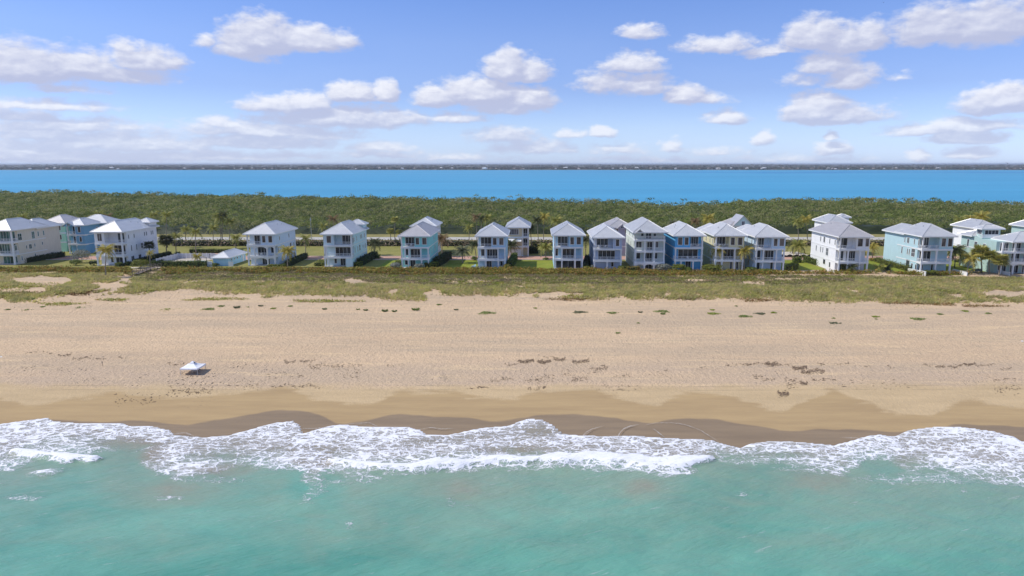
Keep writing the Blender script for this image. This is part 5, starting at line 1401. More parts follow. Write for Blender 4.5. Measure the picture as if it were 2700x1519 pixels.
PALMS = [
 # label, base px, crown px, kind, size, n, Y
 ('lone palm with pale ragged fronds standing in the dune grass before the white house', 279, 729, 280, 661, 'yellow', 1.05, 17, None),
 ('palm tree top showing over the roof of the cream house', 60, 0, 60, 573, 'coco', .9, 12, 262),
 ('pale palm crown over the blue back house, left one of the pair', 258, 0, 260, 566, 'coco', 1, 14, 275),
 ('palm crown with dry brown fronds over the right end of the blue back house', 282, 0, 283, 573, 'brown', .9, 14, 275),
 ('palm just left above the tower of the white house', 404, 0, 405, 568, 'coco', 1, 14, 268),
 ('tall slim palm right behind the tower of the white house', 441, 640, 439, 568, 'coco', 1, 14, 262),
 ('dark round-headed fan palm at the back corner of the white house', 440, 672, 437, 637, 'fandark', 1.7, 40, None),
 ('fan palm against the side wall of the white house', 396, 690, 394, 650, 'fandark', 1.2, 26, None),
 ('small yellow palm in front of the dark fan palm beside the white house', 396, 704, 396, 668, 'yellow', .6, 10, None),
 ('palm between the dark fan palm and the pool fence, on the dry lawn', 465, 670, 464, 624, 'coco', .95, 14, None),
 ('short palm at the hedge along the coast road, above the left end of the pool', 490, 640, 489, 606, 'coco', .95, 14, None),
 ('tall pale-stemmed palm standing at the brick court behind the pool', 517, 674, 515, 612, 'coco', 1.0, 14, None),
 ('ragged palm at the coast road directly left of the tallest pair', 563, 640, 561, 602, 'coco', .95, 14, None),
 ('tallest palm of the group by the coast road, heavy drooping head', 583, 640, 580, 573, 'coco', 1.15, 20, None),
 ('second trunk of the tall pair by the coast road', 587, 640, 587, 566, 'dark', 1.0, 12, None),
 ('palm right of the tall pair by the coast road', 605, 640, 608, 585, 'coco', 1.0, 15, None),
 ('low bushy palm on the dry lawn behind the cabana', 622, 655, 622, 628, 'coco', 1.0, 15, None),
 ('small green palm in front of the pool hedge', 520, 702, 520, 677, 'yellow', .75, 12, None),
 ('yellow-green coconut palm at the front right corner of the pale blue arched house', 759, 707, 758, 662, 'yellow', 1.05, 16, None),
 ('sparse thin palm between the two pale blue houses', 807, 678, 806, 630, 'coco', 1.0, 9, None),
 ('palm crown by the road left above the icy white-blue house', 853, 0, 853, 597, 'coco', .9, 12, 280),
 ('palm with a bent dead frond behind the icy white-blue house', 880, 0, 878, 578, 'brown', 1.0, 11, 265),
 ('dark palm at the back right corner of the icy white-blue house', 988, 673, 988, 641, 'dark', 1.05, 16, None),
 ('tall straight fan palm by the coast road left of the mint green house', 1042, 648, 1041, 581, 'fan', 1.1, 22, None),
 ('shorter fan palm just left of the tall fan palm by the road', 1030, 648, 1030, 612, 'fan', 1.1, 22, None),
 ('short fan palm just right of the tall fan palm by the road', 1053, 648, 1052, 614, 'fan', 1.0, 20, None),
 ('palm with dry brown fronds behind the mint green house', 1166, 676, 1166, 630, 'brown', 1.1, 16, None),
 ('grey-green date palm with three short trunks on the lawn right of the mint green house', 1220, 694, 1220, 662, 'grey', 1.05, 34, None),
 ('palm standing over the coast road behind the grey-green date palm', 1237, 640, 1236, 600, 'coco', .9, 14, None),
 ('tall palm with brown tips, leftmost of the three behind the light blue house', 1257, 0, 1256, 573, 'brown', .95, 14, 275),
 ('tall palm between two others behind the light blue house', 1268, 0, 1270, 576, 'dark', .9, 12, 272),
 ('tall bright-topped palm, rightmost of the three behind the light blue house', 1281, 0, 1283, 576, 'coco', 1.0, 15, 272),
 ('palm leaning against the left side of the light blue house', 1256, 683, 1251, 645, 'dark', 1.0, 13, None),
 ('dark coconut palm in front of the garage of the tan house', 1348, 678, 1347, 645, 'dark', 1.1, 16, None),
 ('low palm at the right wall of the tan house', 1400, 662, 1400, 600, 'dark', .9, 12, None),
 ('left of two tall slim palms between the tan house and the screened house', 1419, 637, 1417, 581, 'dark', 1.05, 15, None),
 ('right of two tall slim palms between the tan house and the screened house', 1433, 637, 1435, 573, 'yellow', 1.05, 15, None),
 ('broad palm with dry fronds behind the screened light blue house', 1467, 0, 1467, 582, 'coco', 1.1, 17, 268),
 ('wide palm on the street edge between the lawn and the brick street', 1439, 683, 1438, 653, 'coco', 1.05, 17, None),
 ('dark palm squeezed between the screened light blue house and the slate one', 1544, 676, 1546, 632, 'dark', 1.1, 16, None),
 ('pale palm behind the roof between the four-storey and the azure house', 1773, 0, 1773, 590, 'grey', .95, 20, 262),
 ('palm with rusty dry fronds over the roof of the azure house', 1835, 0, 1834, 584, 'brown', .95, 15, 266),
 ('broad palm with upright fronds over the roof of the yellow house', 1868, 0, 1868, 576, 'yellow', 1.15, 15, 262),
 ('coconut palm in front of the left part of the yellow house', 1896, 712, 1895, 658, 'yellow', .95, 15, None),
 ('coconut palm standing between the yellow house and the frosty blue house', 1962, 715, 1964, 661, 'yellow', 1.05, 16, None),
 ('tall thin palm, left of the pair behind the sand plot', 2105, 641, 2102, 584, 'coco', 1.0, 13, None),
 ('tall yellowish palm, right of the pair behind the sand plot', 2129, 641, 2125, 578, 'yellow', 1.05, 15, None),
 ('bushy palm on the street edge left of the plain white house', 2105, 679, 2106, 648, 'coco', 1.2, 20, None),
 ('smaller palm behind the bushy one beside the sand plot', 2090, 668, 2090, 645, 'dark', 1.0, 12, None),
 ('small yellow palm between the plain white house and the aqua house', 2300, 683, 2300, 652, 'yellow', .95, 14, None),
 ('palm crown over the left end of the white house behind the aqua house', 2530, 0, 2531, 579, 'coco', 1.0, 14, 270),
 ('middle palm crown over the white house behind the aqua house', 2560, 0, 2560, 577, 'yellow', .9, 12, 270),
 ('large bright palm crown over the white house behind the aqua house', 2588, 0, 2588, 571, 'yellow', 1.2, 17, 268),
 ('dark drooping palm at the right wall of the aqua house', 2517, 706, 2519, 662, 'dark', 1.25, 20, None),
 ('brownish palm just behind the dark one right of the aqua house', 2530, 700, 2532, 664, 'coco', 1.2, 18, None),
 ('leaning palm with an orange-brown stem between the aqua house and the villa', 2549, 722, 2560, 682, 'yellow', 1.15, 15, None),
 ('broad-headed cabbage palm in front of the left side of the villa', 2588, 719, 2586, 670, 'sabal', 1.75, 44, None),
 ('cabbage palm right of the broad-headed one before the villa', 2608, 722, 2607, 678, 'sabal', 1.5, 40, None),
 ('cabbage palm with hanging dry fronds nearest to the villa porch', 2634, 727, 2638, 690, 'sabal', 1.5, 38, None),
 ('low bush palm at the front of the plain white house', 2244, 719, 2243, 706, 'dark', .9, 14, None),
 ('small feathery palm in front of the garden between the plain white and the aqua house', 2318, 716, 2317, 706, 'coco', .8, 12, None),
 ('dark small palm beside the feathery one between the plain white and aqua houses', 2337, 716, 2337, 709, 'dark', .8, 12, None),
]
for (lab, bx, by, cx, cy, kd, sz, nf, Yd) in PALMS:
    palm(lab, bx, by, cx, cy, kd, sz * 1.12, int(nf * 1.35), Yd, th=.17 if kd not in ('sabal', 'fandark', 'grey') else .22)

# ================================================================== HEDGES, SHRUBS
M['hedge'] = m_foliage('clipped_hedge_leaves', (0.078, 0.119, 0.020), (0.163, 0.213, 0.036), .5, (0.195, 0.200, 0.045), .5, .15)
M['hedge_dark'] = m_foliage('dark_hedge_leaves', (0.025, 0.042, 0.012), (0.05, 0.075, 0.02), .5, None, 0, .1)
M['bloom'] = m_foliage('flowering_hedge_leaves', (0.075, 0.105, 0.030), (0.180, 0.168, 0.072), .45, (0.540, 0.378, 0.288), .9, .15)
M['bush'] = m_foliage('bush_leaves', (0.098, 0.140, 0.020), (0.210, 0.238, 0.036), .6, (0.300, 0.238, 0.054), .5, .2)
M['silver'] = m_foliage('silver_grey_leaves', (0.22, 0.24, 0.20), (0.33, 0.34, 0.29), .8, (0.2, 0.2, 0.14), .5, .15)
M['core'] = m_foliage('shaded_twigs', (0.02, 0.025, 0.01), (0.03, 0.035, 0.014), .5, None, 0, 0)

def hedge(name, label, a, b, w, h, mat, dens=26, size=.26, group=None, cat='hedge', rough=.12):
    """clipped hedge from ground point a to b"""
    a, b = Vector(a), Vector(b); a.z = b.z = 0
    Ln = (b - a).length; ang = atan2(b.y - a.y, b.x - a.x)
    root = thing(name, label, cat, (a + b) / 2, ang, group)
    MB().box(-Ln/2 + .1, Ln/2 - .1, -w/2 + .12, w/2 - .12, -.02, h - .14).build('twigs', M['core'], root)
    g = np.random.default_rng(int(abs(a.x) * 13 + Ln * 7))
    areas = np.array([Ln * w, Ln * h, Ln * h, w * h, w * h]); n = (areas * dens).astype(int) + 4
    C, Nn = [], []
    for k, m in enumerate(n):
        u, v = g.uniform(-.5, .5, m), g.uniform(-.5, .5, m)
        if k == 0: c = np.stack([u * Ln, v * w, 0 * u + h], 1); d = (0, 0, 1)
        elif k in (1, 2): s = -1 if k == 1 else 1; c = np.stack([u * Ln, 0 * u + s * w/2, (v + .5) * h], 1); d = (0, s, .25)
        else: s = -1 if k == 3 else 1; c = np.stack([0 * u + s * Ln/2, u * w, (v + .5) * h], 1); d = (s, 0, .25)
        c = c + g.normal(0, rough, c.shape); c[:, 2] = np.maximum(c[:, 2], .05)
        C.append(c); Nn.append(np.tile(np.array(d, float), (m, 1)))
    V, Fq = quads(np.concatenate(C), np.concatenate(Nn), size, .9, .5, 9)
    link(bpy.data.objects.new('foliage', nmesh('foliage', V, Fq, [mat])), root)
    return root
def hedge_px(label, p0, p1, w, h, mat, **k):
    return hedge('hedge', label, P(*p0), P(*p1), w, h, M[mat], **k)

yh = P(1400, 647.5).y
segs_ = [(-700, 245), (462, 640), (645, 1060), (1066, 1262), (1270, 1345), (1400, 1470), (1560, 1600), (2040, 2160), (2290, 2420), (2440, 2900)]
for (a, b), nm in zip(segs_, ('left of the blue back house', 'behind the pool', 'behind the two pale blue houses', 'behind the mint green house', 'behind the light blue house', 'right of the tan house', 'behind the slate blue house', 'left of the plain white house', 'left of the aqua house', 'behind the villa')):
    hedge('hedge', 'stretch of loose pinkish flowering hedge along the coast road ' + nm, (XAT(a, yh), yh, 0), (XAT(b, yh), yh, 0), 4.0, 1.7, M['bloom'], dens=9, size=.5, group='flowering hedges along the coast road', rough=.35)
hedge_px('clipped green hedge in front of the pool area', (404, 703.5), (546, 703.5), 1.6, 1.7, 'hedge')
hedge_px('low clipped hedge behind the brick court', (502, 667), (640, 667), 1.6, 1.3, 'hedge')
hedge_px('dark hedge along the shaded side of the cream house', (60, 694), (168, 677), 1.4, 1.6, 'hedge_dark')
hedge_px('hedge along the right side of the white house', (352, 696), (448, 673), 1.4, 1.3, 'hedge_dark')
hedge_px('hedge strip between the white house and the pool fence', (418, 697), (472, 672), .9, 1.0, 'hedge_dark')
hedge_px('low green hedge in front of the white house', (308, 703), (345, 698), 2.0, 1.0, 'hedge')
hedge_px('long dark hedge on the right side of the pale blue arched house', (757, 703), (806, 680), 1.6, 1.6, 'hedge_dark')
hedge_px('yellow-green low hedge at the left of the icy white-blue house', (838, 702), (854, 692), 2.2, 1.0, 'bush')
hedge_px('tall dark hedge on the right side of the icy white-blue house', (950, 700), (990, 678), 1.8, 2.0, 'hedge_dark')
hedge_px('bright clipped hedge end at the front right corner of the icy white-blue house', (936, 703), (950, 700), 1.8, 1.2, 'bush')
hedge_px('small square hedge on the lawn behind the icy white-blue house', (990, 681), (1001, 681), 1.6, 1.1, 'hedge')
hedge_px('tall dark hedge on the right side of the mint green house', (1150, 703), (1184, 682), 1.9, 2.4, 'hedge_dark')
hedge_px('bright hedge front at the right corner of the mint green house', (1126, 708), (1150, 704), 2.2, 1.6, 'bush')
hedge_px('bright low hedge at the left corner of the mint green house', (1049, 700), (1058, 694), 1.6, 1.2, 'bush')
hedge_px('tall hedge between the light blue house and the striped lawn', (1344, 708), (1358, 684), 1.5, 2.2, 'hedge')
hedge_px('dark hedge behind the lawn next to the tan house', (1394, 668), (1418, 668), 2.0, 2.4, 'hedge_dark')
hedge_px('dark hedge on the shaded right side of the screened light blue house', (1543, 711), (1550, 686), 1.5, 1.8, 'hedge_dark')
hedge_px('orange-green clipped hedge in front of the four-storey house', (1653, 717), (1686, 717), 1.9, 1.5, 'seagrape')
hedge_px('long clipped green hedge running along the sunlit wall of the plain white house', (2122, 690), (2232, 719), 1.5, 1.9, 'hedge')
hedge_px('rounded hedge block at the street left of the plain white house', (2092, 692), (2110, 692), 2.4, 1.6, 'hedge')
hedge_px('loose hedge along the left wall of the aqua house', (2312, 690), (2400, 716), 1.6, 1.3, 'bush', rough=.3)
hedge_px('low hedge in front of the aqua house', (2440, 724), (2470, 724), 1.8, 1.0, 'bush')
hedge_px('dark planted border across the garden right of the aqua house', (2520, 690), (2620, 706), 1.6, .8, 'hedge_dark')
hedge_px('hedge on the lot in front of the frosty blue house corner', (2080, 716), (2096, 708), 2.0, 1.7, 'bush')

def shrub(name, label, px, py, rx, h, mat, n=260, size=.3, cat='shrub', group=None, stem=True, Y=None):
    b = G(px, py)
    root = thing(name, label, cat, b, 0, group)
    mb = MB()
    for k in range(4):
        a = k * 1.7; mb.bar((0, 0, -.05), (cos(a) * rx * .45, sin(a) * rx * .4, h * .6), .05, .025, 5)
    mb.build('stem', M['bark'], root)
    L = Leaves(); L.dome((0, 0, h * .45), (rx, rx * .9, h * .55), n, size, .5, .45, -.4)
    for k in range(3):
        a = random.uniform(0, 6.3); L.dome((cos(a) * rx * .5, sin(a) * rx * .5, h * .6), (rx * .5, rx * .5, h * .38), n // 5, size, .5, .4)
    link(bpy.data.objects.new('foliage', L.mesh('foliage', mat)), root)
    return root
SHR = [
 ('pale brownish spreading shrub between the cream house and the white house', 216, 693, 3.0, 4.2, 'silver', 700),
 ('dark green rounded shrub left of the white house front corner', 200, 700, 1.8, 1.8, 'hedge', 300),
 ('dark ball-shaped bush at the left front corner of the white house', 248, 700, 1.3, 1.5, 'hedge_dark', 260),
 ('large mound of sea grape right in front of the white house', 370, 707, 2.7, 2.6, 'bush', 700),
 ('green bush at the foot of the pool cabana front wall', 566, 702, 1.7, 1.0, 'hedge', 260),
 ('round bush at the ground floor arches of the pale blue house', 715, 706, 1.2, 1.1, 'bush', 220),
 ('second bush at the right end of the ground floor arches', 731, 705, 1.0, 1.0, 'hedge', 200),
 ('low bush right beside the yellow-green palm', 746, 704, 1.0, .9, 'hedge', 180),
 ('silver-grey bush left of the mint green house', 1042, 711, 1.9, 2.1, 'silver', 480),
 ('silver-grey bush in front of the mint green house', 1106, 711, 1.7, 1.8, 'silver', 420),
 ('round green bush on the street edge left of the light blue house', 1252, 686, 1.2, 1.2, 'hedge', 240),
 ('small round bush at the foot of the wide palm by the street', 1439, 685, 1.0, .7, 'hedge', 160),
 ('orange-tinted bush at the right corner of the light blue house', 1338, 711, 1.4, 1.8, 'seagrape', 320),
 ('bright green bush between the screened house and the slate house', 1548, 712, 1.3, 1.2, 'bush', 240),
 ('round clipped topiary ball at the left corner of the slate blue house', 1562, 711, .75, 1.5, 'silver', 220),
 ('dark round clipped bush at the right corner of the slate blue house', 1640, 714, 1.3, 1.6, 'hedge', 320),
 ('grey feathery bush in front of the arches of the four-storey house', 1750, 715, 2.2, 2.2, 'silver', 520),
 ('dark spiky palmetto clump in front of the azure house', 1790, 716, 2.4, 2.2, 'bush', 520),
 ('low dark palmetto right of the spiky clump before the azure house', 1812, 717, 1.5, 1.4, 'hedge', 300),
 ('large bright palmetto thicket in front of the left side of the yellow house', 1876, 717, 3.4, 2.3, 'bush', 900),
 ('green leafy bush between the yellow and the frosty blue house', 1980, 718, 1.7, 1.6, 'hedge', 340),
 ('bright leafy bush in front of the frosty blue house', 2020, 720, 2.4, 1.3, 'bush', 420),
 ('pale bush below the cabbage palms before the villa', 2575, 719, 1.4, 1.2, 'silver', 260),
 ('low green bush at the street beside the palm left of the aqua house', 2300, 688, 1.4, 1.0, 'seagrape', 220),
]
for (lab, px, py, rx, h, mt_, n) in SHR: shrub('garden_shrub', lab, px, py, rx, h, M[mt_], n)

# ================================================================== BEACH PLANTS
NEAR = [(0, 'the cream house'), (200, 'the blue back house'), (300, 'the white tower house'), (480, 'the pool hedge'), (585, 'the cabana'), (690, 'the arched house'), (800, 'the gap right of the arched house'),
        (890, 'the icy blue house'), (1000, 'the mint house lawn'), (1095, 'the mint house'), (1200, 'the date palm lawn'), (1297, 'the light blue house'), (1400, 'the striped lawn'), (1500, 'the screened house'), (1603, 'the slate blue house'), (1710, 'the four-storey house'),
        (1815, 'the azure house'), (1922, 'the yellow house'), (2030, 'the frosty blue house'), (2130, 'the sand plot'), (2250, 'the plain white house'), (2350, 'the aqua house hedge'), (2467, 'the aqua house'), (2560, 'the aqua house garden'), (2680, 'the villa')]
def near(px): return min(NEAR, key=lambda q: abs(q[0] - px))[1]
PLANTS = [(37,793,20,'flat','y'),(79,790,36,'tuft','g'),(21,817,11,'flat','g'),(70,818,24,'sparse','g'),(112,810,12,'flat','g'),(208,812,26,'sparse','g'),(440,817,40,'sparse','y'),
 (550,816,32,'flat','g'),(583,808,17,'flat','g'),(624,812,22,'tuft','s'),(655,811,12,'sparse','g'),(688,808,14,'tuft','s'),(721,814,14,'flat','y'),(765,808,12,'flat','g'),(856,816,13,'tuft','d'),
 (944,817,8,'tuft','g'),(964,819,14,'tuft','d'),(1015,821,22,'tuft','d'),(1040,822,16,'tuft','d'),(1096,818,28,'tuft','g'),(1203,818,12,'tuft','s'),(1284,826,42,'flat','g'),(1157,804,12,'flat','g'),(1412,813,9,'flat','y'),
 (1529,824,38,'flat','s'),(1615,826,27,'flat','g'),(1688,824,12,'tuft','s'),(1745,822,38,'flat','g'),(1748,829,14,'tuft','g'),(1683,853,7,'flat','g'),(1629,879,12,'flat','g'),
 (1880,828,30,'flat','y'),(1879,818,12,'flat','y'),(1963,835,34,'flat','g'),(2004,828,28,'flat','s'),(2039,825,15,'flat','y'),(1941,808,7,'flat','g'),(2198,840,8,'flat','g'),(2201,853,30,'flat','s'),
 (2308,836,20,'flat','y'),(2420,842,36,'flat','g'),(2478,829,15,'flat','g'),(2545,821,18,'flat','y'),(2605,827,14,'flat','g'),(2310,842,6,'flat','g')]
M['plant_g'] = m_foliage('beach_plant_green', (0.20, 0.27, 0.065), (0.30, 0.37, 0.10), 1.5, None, 0, .2)
M['plant_y'] = m_foliage('beach_plant_yellow', (0.24, 0.31, 0.035), (0.38, 0.44, 0.07), 1.5, None, 0, .2)
M['plant_s'] = m_foliage('beach_plant_grey', (0.14, 0.16, 0.085), (0.23, 0.24, 0.13), 1.5, None, 0, .2)
M['plant_d'] = m_foliage('beach_plant_dark', (0.15, 0.20, 0.07), (0.26, 0.31, 0.12), 1.5, None, 0, .2)
CN = dict(g='green', y='bright yellow-green', s='greyish green', d='dark green')
def beach_plants():
    used = {}
    for (px, py, w, kd, c) in PLANTS:
        b = G(px, py); rad = w / 2 / F * (b.y * cos(PITCH) + 33 * sin(PITCH))
        szw = 'tiny' if w < 10 else 'small' if w < 16 else 'medium' if w < 28 else 'broad'
        kw = dict(flat='creeper patch', tuft='grass tuft', sparse='sprawling creeper')[kd]
        lab = f'{szw} {CN[c]} {kw} on the sand before {near(px)}'
        if lab in used:
            used[lab] += 1; lab = lab.replace('on the sand', 'second one on the sand')
        else: used[lab] = 1
        g = np.random.default_rng(int(px)); 
        if kd == 'tuft':
            m = int(30 + w * 3); a = g.uniform(0, 2*pi, m); r0 = rad * .55 * np.sqrt(g.random(m)); hh = g.uniform(.5, 1, m) * min(.7, .28 + w * .015)
            base = np.stack([r0*np.cos(a), r0*np.sin(a), 0*a - .03], 1); lean = np.stack([np.cos(a)*.45, np.sin(a)*.4, 0*a + 1], 1) * hh[:, None]
            q = g.uniform(0, 2*pi, m); ww = np.stack([np.cos(q), np.sin(q), 0*q], 1) * .05
            V = np.stack([base - ww, base + ww, base + lean*.6 + ww*.7, base + lean + np.stack([np.cos(a)*.2, np.sin(a)*.2, 0*a - .12], 1)], 1).reshape(-1, 3)
            me = nmesh('beach_grass_tuft', V, np.arange(4*m).reshape(m, 4), [M['plant_' + c]]); nm = 'beach_grass_tuft'; cat = 'grass tuft'
        else:
            m = int(rad * 300) if kd == 'flat' else int(rad * 70)
            a = g.uniform(0, 2*pi, m); r0 = np.sqrt(g.random(m)) * (1 + .3*np.sin(a*3 + px) + .15*np.sin(a*7))
            if kd == 'sparse': r0 = r0 * (.4 + .8*(np.sin(a*4 + px) > 0))
            x = r0*np.cos(a)*rad; y = r0*np.sin(a)*rad*(.9 if w < 20 else .75)
            z = g.uniform(.0, 1, m) * (.10 + .22*np.clip(1 - r0, 0, 1) * min(1, rad))
            V, Fq = quads(np.stack([x, y, z + .02], 1), np.tile([0, 0, 1.], (m, 1)), .17, .9, .7, int(px))
            me = nmesh('creeper_patch', V, Fq, [M['plant_' + c]]); nm = 'creeper_patch'; cat = 'beach plant'
        o = bpy.data.objects.new(nm, me); o.location = b; link(o)
        tag(o, lab, cat, 'plants dotted on the open sand')
beach_plants()

# ================================================================== POOL AREA
def fence():
    a = P(470, 689.5); b = P(562, 689.5)
    Yb = P(515, 682).y
    xl, xr = XAT(470, Yb), XAT(568, Yb); Yf = P(425, 697).y
    root = thing('pool_fence', 'white panel fence around the pool deck left of the cabana', 'fence', (xl, Yb, 0))
    n = 9; L_ = xr - xl
    for k in range(n):
        x0 = L_ * k / n; x1 = L_ * (k + 1) / n
        MB().box(x0 + .09, x1 - .09, -.02, .02, .05, 1.75).build('panel', M['fence'], root)
        MB().box(x0 - .09, x0 + .087, -.09, .09, 0, 1.9).build('post', M['white'], root)
    dx = XAT(470, Yf) - XAT(470, Yb)
    L2 = Yb - Yf; m = 6
    for k in range(m):
        y0 = -L2 * (k + 1) / m; y1 = -L2 * k / m
        MB().box(-.02, .02, y0 + .09, y1 - .09, .05, 1.75).build('panel', M['fence'], root)
        MB().box(-.09, .09, y0 - .09, y0 + .087, 0, 1.9).build('post', M['white'], root)
    MB().box(0, L_, -L2, -.1, .012, .06).build('pool_deck', M['paver'], root)
M['fence'] = m_paint('fence_panels', (0.62, 0.60, 0.62), .6, .05)
fence()
t = NT('pool_water'); t.fin(t.mix(t.range(t.noise(t.pos(), 2, 3), .4, .6), (0.05, 0.38, 0.48), (0.08, 0.48, 0.58)), .1, .5); M['pool'] = t.m
Yb = P(515, 690).y; xp = XAT(497, Yb)
pr = thing('swimming_pool', 'swimming pool on the fenced deck behind the clipped hedge', 'pool', (xp, Yb - 3.2, 0))
MB().box(0, 5.5, 0, 5, .062, .10).build('coping', M['white'], pr); MB().box(.3, 5.2, .3, 4.7, .101, .115).build('water', M['pool'], pr)

def wall_px(label, p0, p1, h=.9, t_=.22, name='garden_wall'):
    a, b = P(*p0), P(*p1); Ln = (b - a).length
    root = thing(name, label, 'wall', (a + b) / 2, atan2(b.y - a.y, b.x - a.x), 'low white garden walls')
    MB().box(-Ln/2, Ln/2, -t_/2, t_/2, -.3, h).build('wall_panel', M['white'], root)
    MB().box(-Ln/2 - .04, Ln/2 + .04, -t_/2 - .05, t_/2 + .05, h + .002, h + .08).build('coping', M['white'], root)
wall_px('low white wall in front of the aqua house at its left corner', (2394, 716), (2441, 725))
wall_px('low white wall segment right of the aqua house', (2512, 718), (2550, 727))
wall_px('long low white wall in front of the villa', (2600, 715), (2662, 727))
wall_px('short white wall at the seaward end of the clipped hedge by the plain white house', (2178, 716), (2203, 720))
wall_px('white wall corner between the hedge and the cabana', (546, 703), (560, 703), 1.5)
wall_px('low white wall to the right of the cabana', (603, 694), (638, 689), 1.1)
wall_px('white wall bit joining the cabana front on its right', (603, 702), (615, 702), 1.3)
wall_px('low white wall across the brick court behind the pool', (500, 673.5), (590, 673.5), .35)

# brick court (level with the ground) behind the pool
cb = P(500, 675); cs = MB(); Yc0, Yc1 = P(540, 676).y, P(540, 668).y
for k in range(5):
    x0 = XAT(500 + 22 * k, Yc0) ; x1 = XAT(520 + 22 * k, Yc0)
    cs.box(x0, x1, Yc0, Yc1, 0.0, .02)
tag(cs.build('brick_court', M['brick']), kind='structure')
tag(MB().box(XAT(498, Yc0), XAT(612, Yc0), Yc0 - .2, Yc1 + .2, -.05, .015).build('court_paving', M['paver']), kind='structure')
# driveway of the tan house
x0, x1 = XAT(1341, 234), XAT(1378, 234)
flat('driveway', x0, x1, Ys1 + .35, 237, .012, M['kerb'])
# footpath from the hedge to the boardwalk
flat('path', P(340, 707).x, P(420, 707).x, P(380, 707.5).y, P(380, 705).y + .4, .02, M['paver'])

# black silt fence at the sand plot
a, b = P(2060, 678), P(2142, 678)
sf = MB(); n = 22
for k in range(n):
    xa = a.x + (b.x - a.x) * k / n; xb = a.x + (b.x - a.x) * (k + 1) / n
    za = .75 + .22 * sin(k * 1.3); zb = .75 + .22 * sin((k + 1) * 1.3)
    sf.add([(xa, a.y, 0), (xb, a.y, 0), (xb, a.y, zb), (xa, a.y, za), (xa, a.y + .04, 0), (xb, a.y + .04, 0), (xb, a.y + .04, zb), (xa, a.y + .04, za)], [(0,1,2,3),(5,4,7,6),(3,2,6,7)])
tag(sf.build('silt_fence', M['dark']), 'sagging black fabric fence along the front of the sand plot', 'fence')

# boardwalk over the dune -----------------------------------------------------
def boardwalk():
    a, b = P(358, 727, 0), P(418, 707, 0); a.z = gh(a.x, a.y); b.z = 0.3
    root = thing('boardwalk', 'weathered wooden dune crossover with handrails in front of the white house', 'boardwalk', a)
    v = Vector((b.x - a.x, b.y - a.y, 0)); L_ = v.length; d = v / L_; s = Vector((-d.y, d.x, 0)); n = 22
    for k in range(n):
        p0 = v * (k / n); p1 = v * ((k + .86) / n); z0 = .55 + .25 * sin(pi * k / n); z = z0
        c = [p0 - s * .8, p0 + s * .8, p1 + s * .8, p1 - s * .8]
        MB().add([(*q.xy, z) for q in c] + [(*q.xy, z + .06) for q in c], [(0,1,2,3),(4,7,6,5),(0,4,5,1),(1,5,6,2),(2,6,7,3),(3,7,4,0)]).build('plank', M['wood'], root)
    for sd in (-1, 1):
        m = MB()
        for k in range(7):
            p0 = v * (k / 6) + s * (.85 * sd); z0 = .55 + .25 * sin(pi * k / 6)
            MB().box(p0.x - .06, p0.x + .06, p0.y - .06, p0.y + .06, -.4, z0 + 1.0).build('post', M['wood'], root)
            if k < 6:
                p1 = v * ((k + 1) / 6) + s * (.85 * sd); z1 = .55 + .25 * sin(pi * (k + 1) / 6)
                m.bar(Vector((p0.x, p0.y, z0 + 1.02)), Vector((p1.x, p1.y, z1 + 1.02)), .06, n=4)
                m.bar(Vector((p0.x, p0.y, z0 + .55)), Vector((p1.x, p1.y, z1 + .55)), .045, n=4)
        m.build('handrail', M['wood'], root)
boardwalk()

# glass-fenced terrace left of the light blue house
def terrace():
    a = P(1243, 711); root = thing('terrace_railing', 'low glass and white railing of the small terrace left of the light blue house', 'railing', a)
    w = XAT(1260, a.y) - a.x
    for k, (p0, p1) in enumerate((((0, 0), (w, 0)), ((0, 0), (.9, 4.5)))):
        m = MB(); v = Vector((p1[0] - p0[0], p1[1] - p0[1], 0))
        m.bar((p0[0], p0[1], 1.0), (p1[0], p1[1], 1.0), .045, n=4)
        for q in (0, .5, 1): m.bar((p0[0] + v.x*q, p0[1] + v.y*q, 0), (p0[0] + v.x*q, p0[1] + v.y*q, 1.0), .04, n=4)
        m.build('rail', M['white'], root)
        MB().add([(p0[0], p0[1], .12), (p1[0], p1[1], .12), (p1[0], p1[1], .92), (p0[0], p0[1], .92), (p0[0], p0[1] + .02, .12), (p1[0], p1[1] + .02, .12), (p1[0], p1[1] + .02, .92), (p0[0], p0[1] + .02, .92)],
                 [(0,1,2,3),(5,4,7,6),(3,2,6,7),(0,4,5,1)]).build('glass_panel', M['pale_glass'], root)
M['pale_glass'] = m_glass('pale_glass', (0.25, 0.36, 0.38))
terrace()

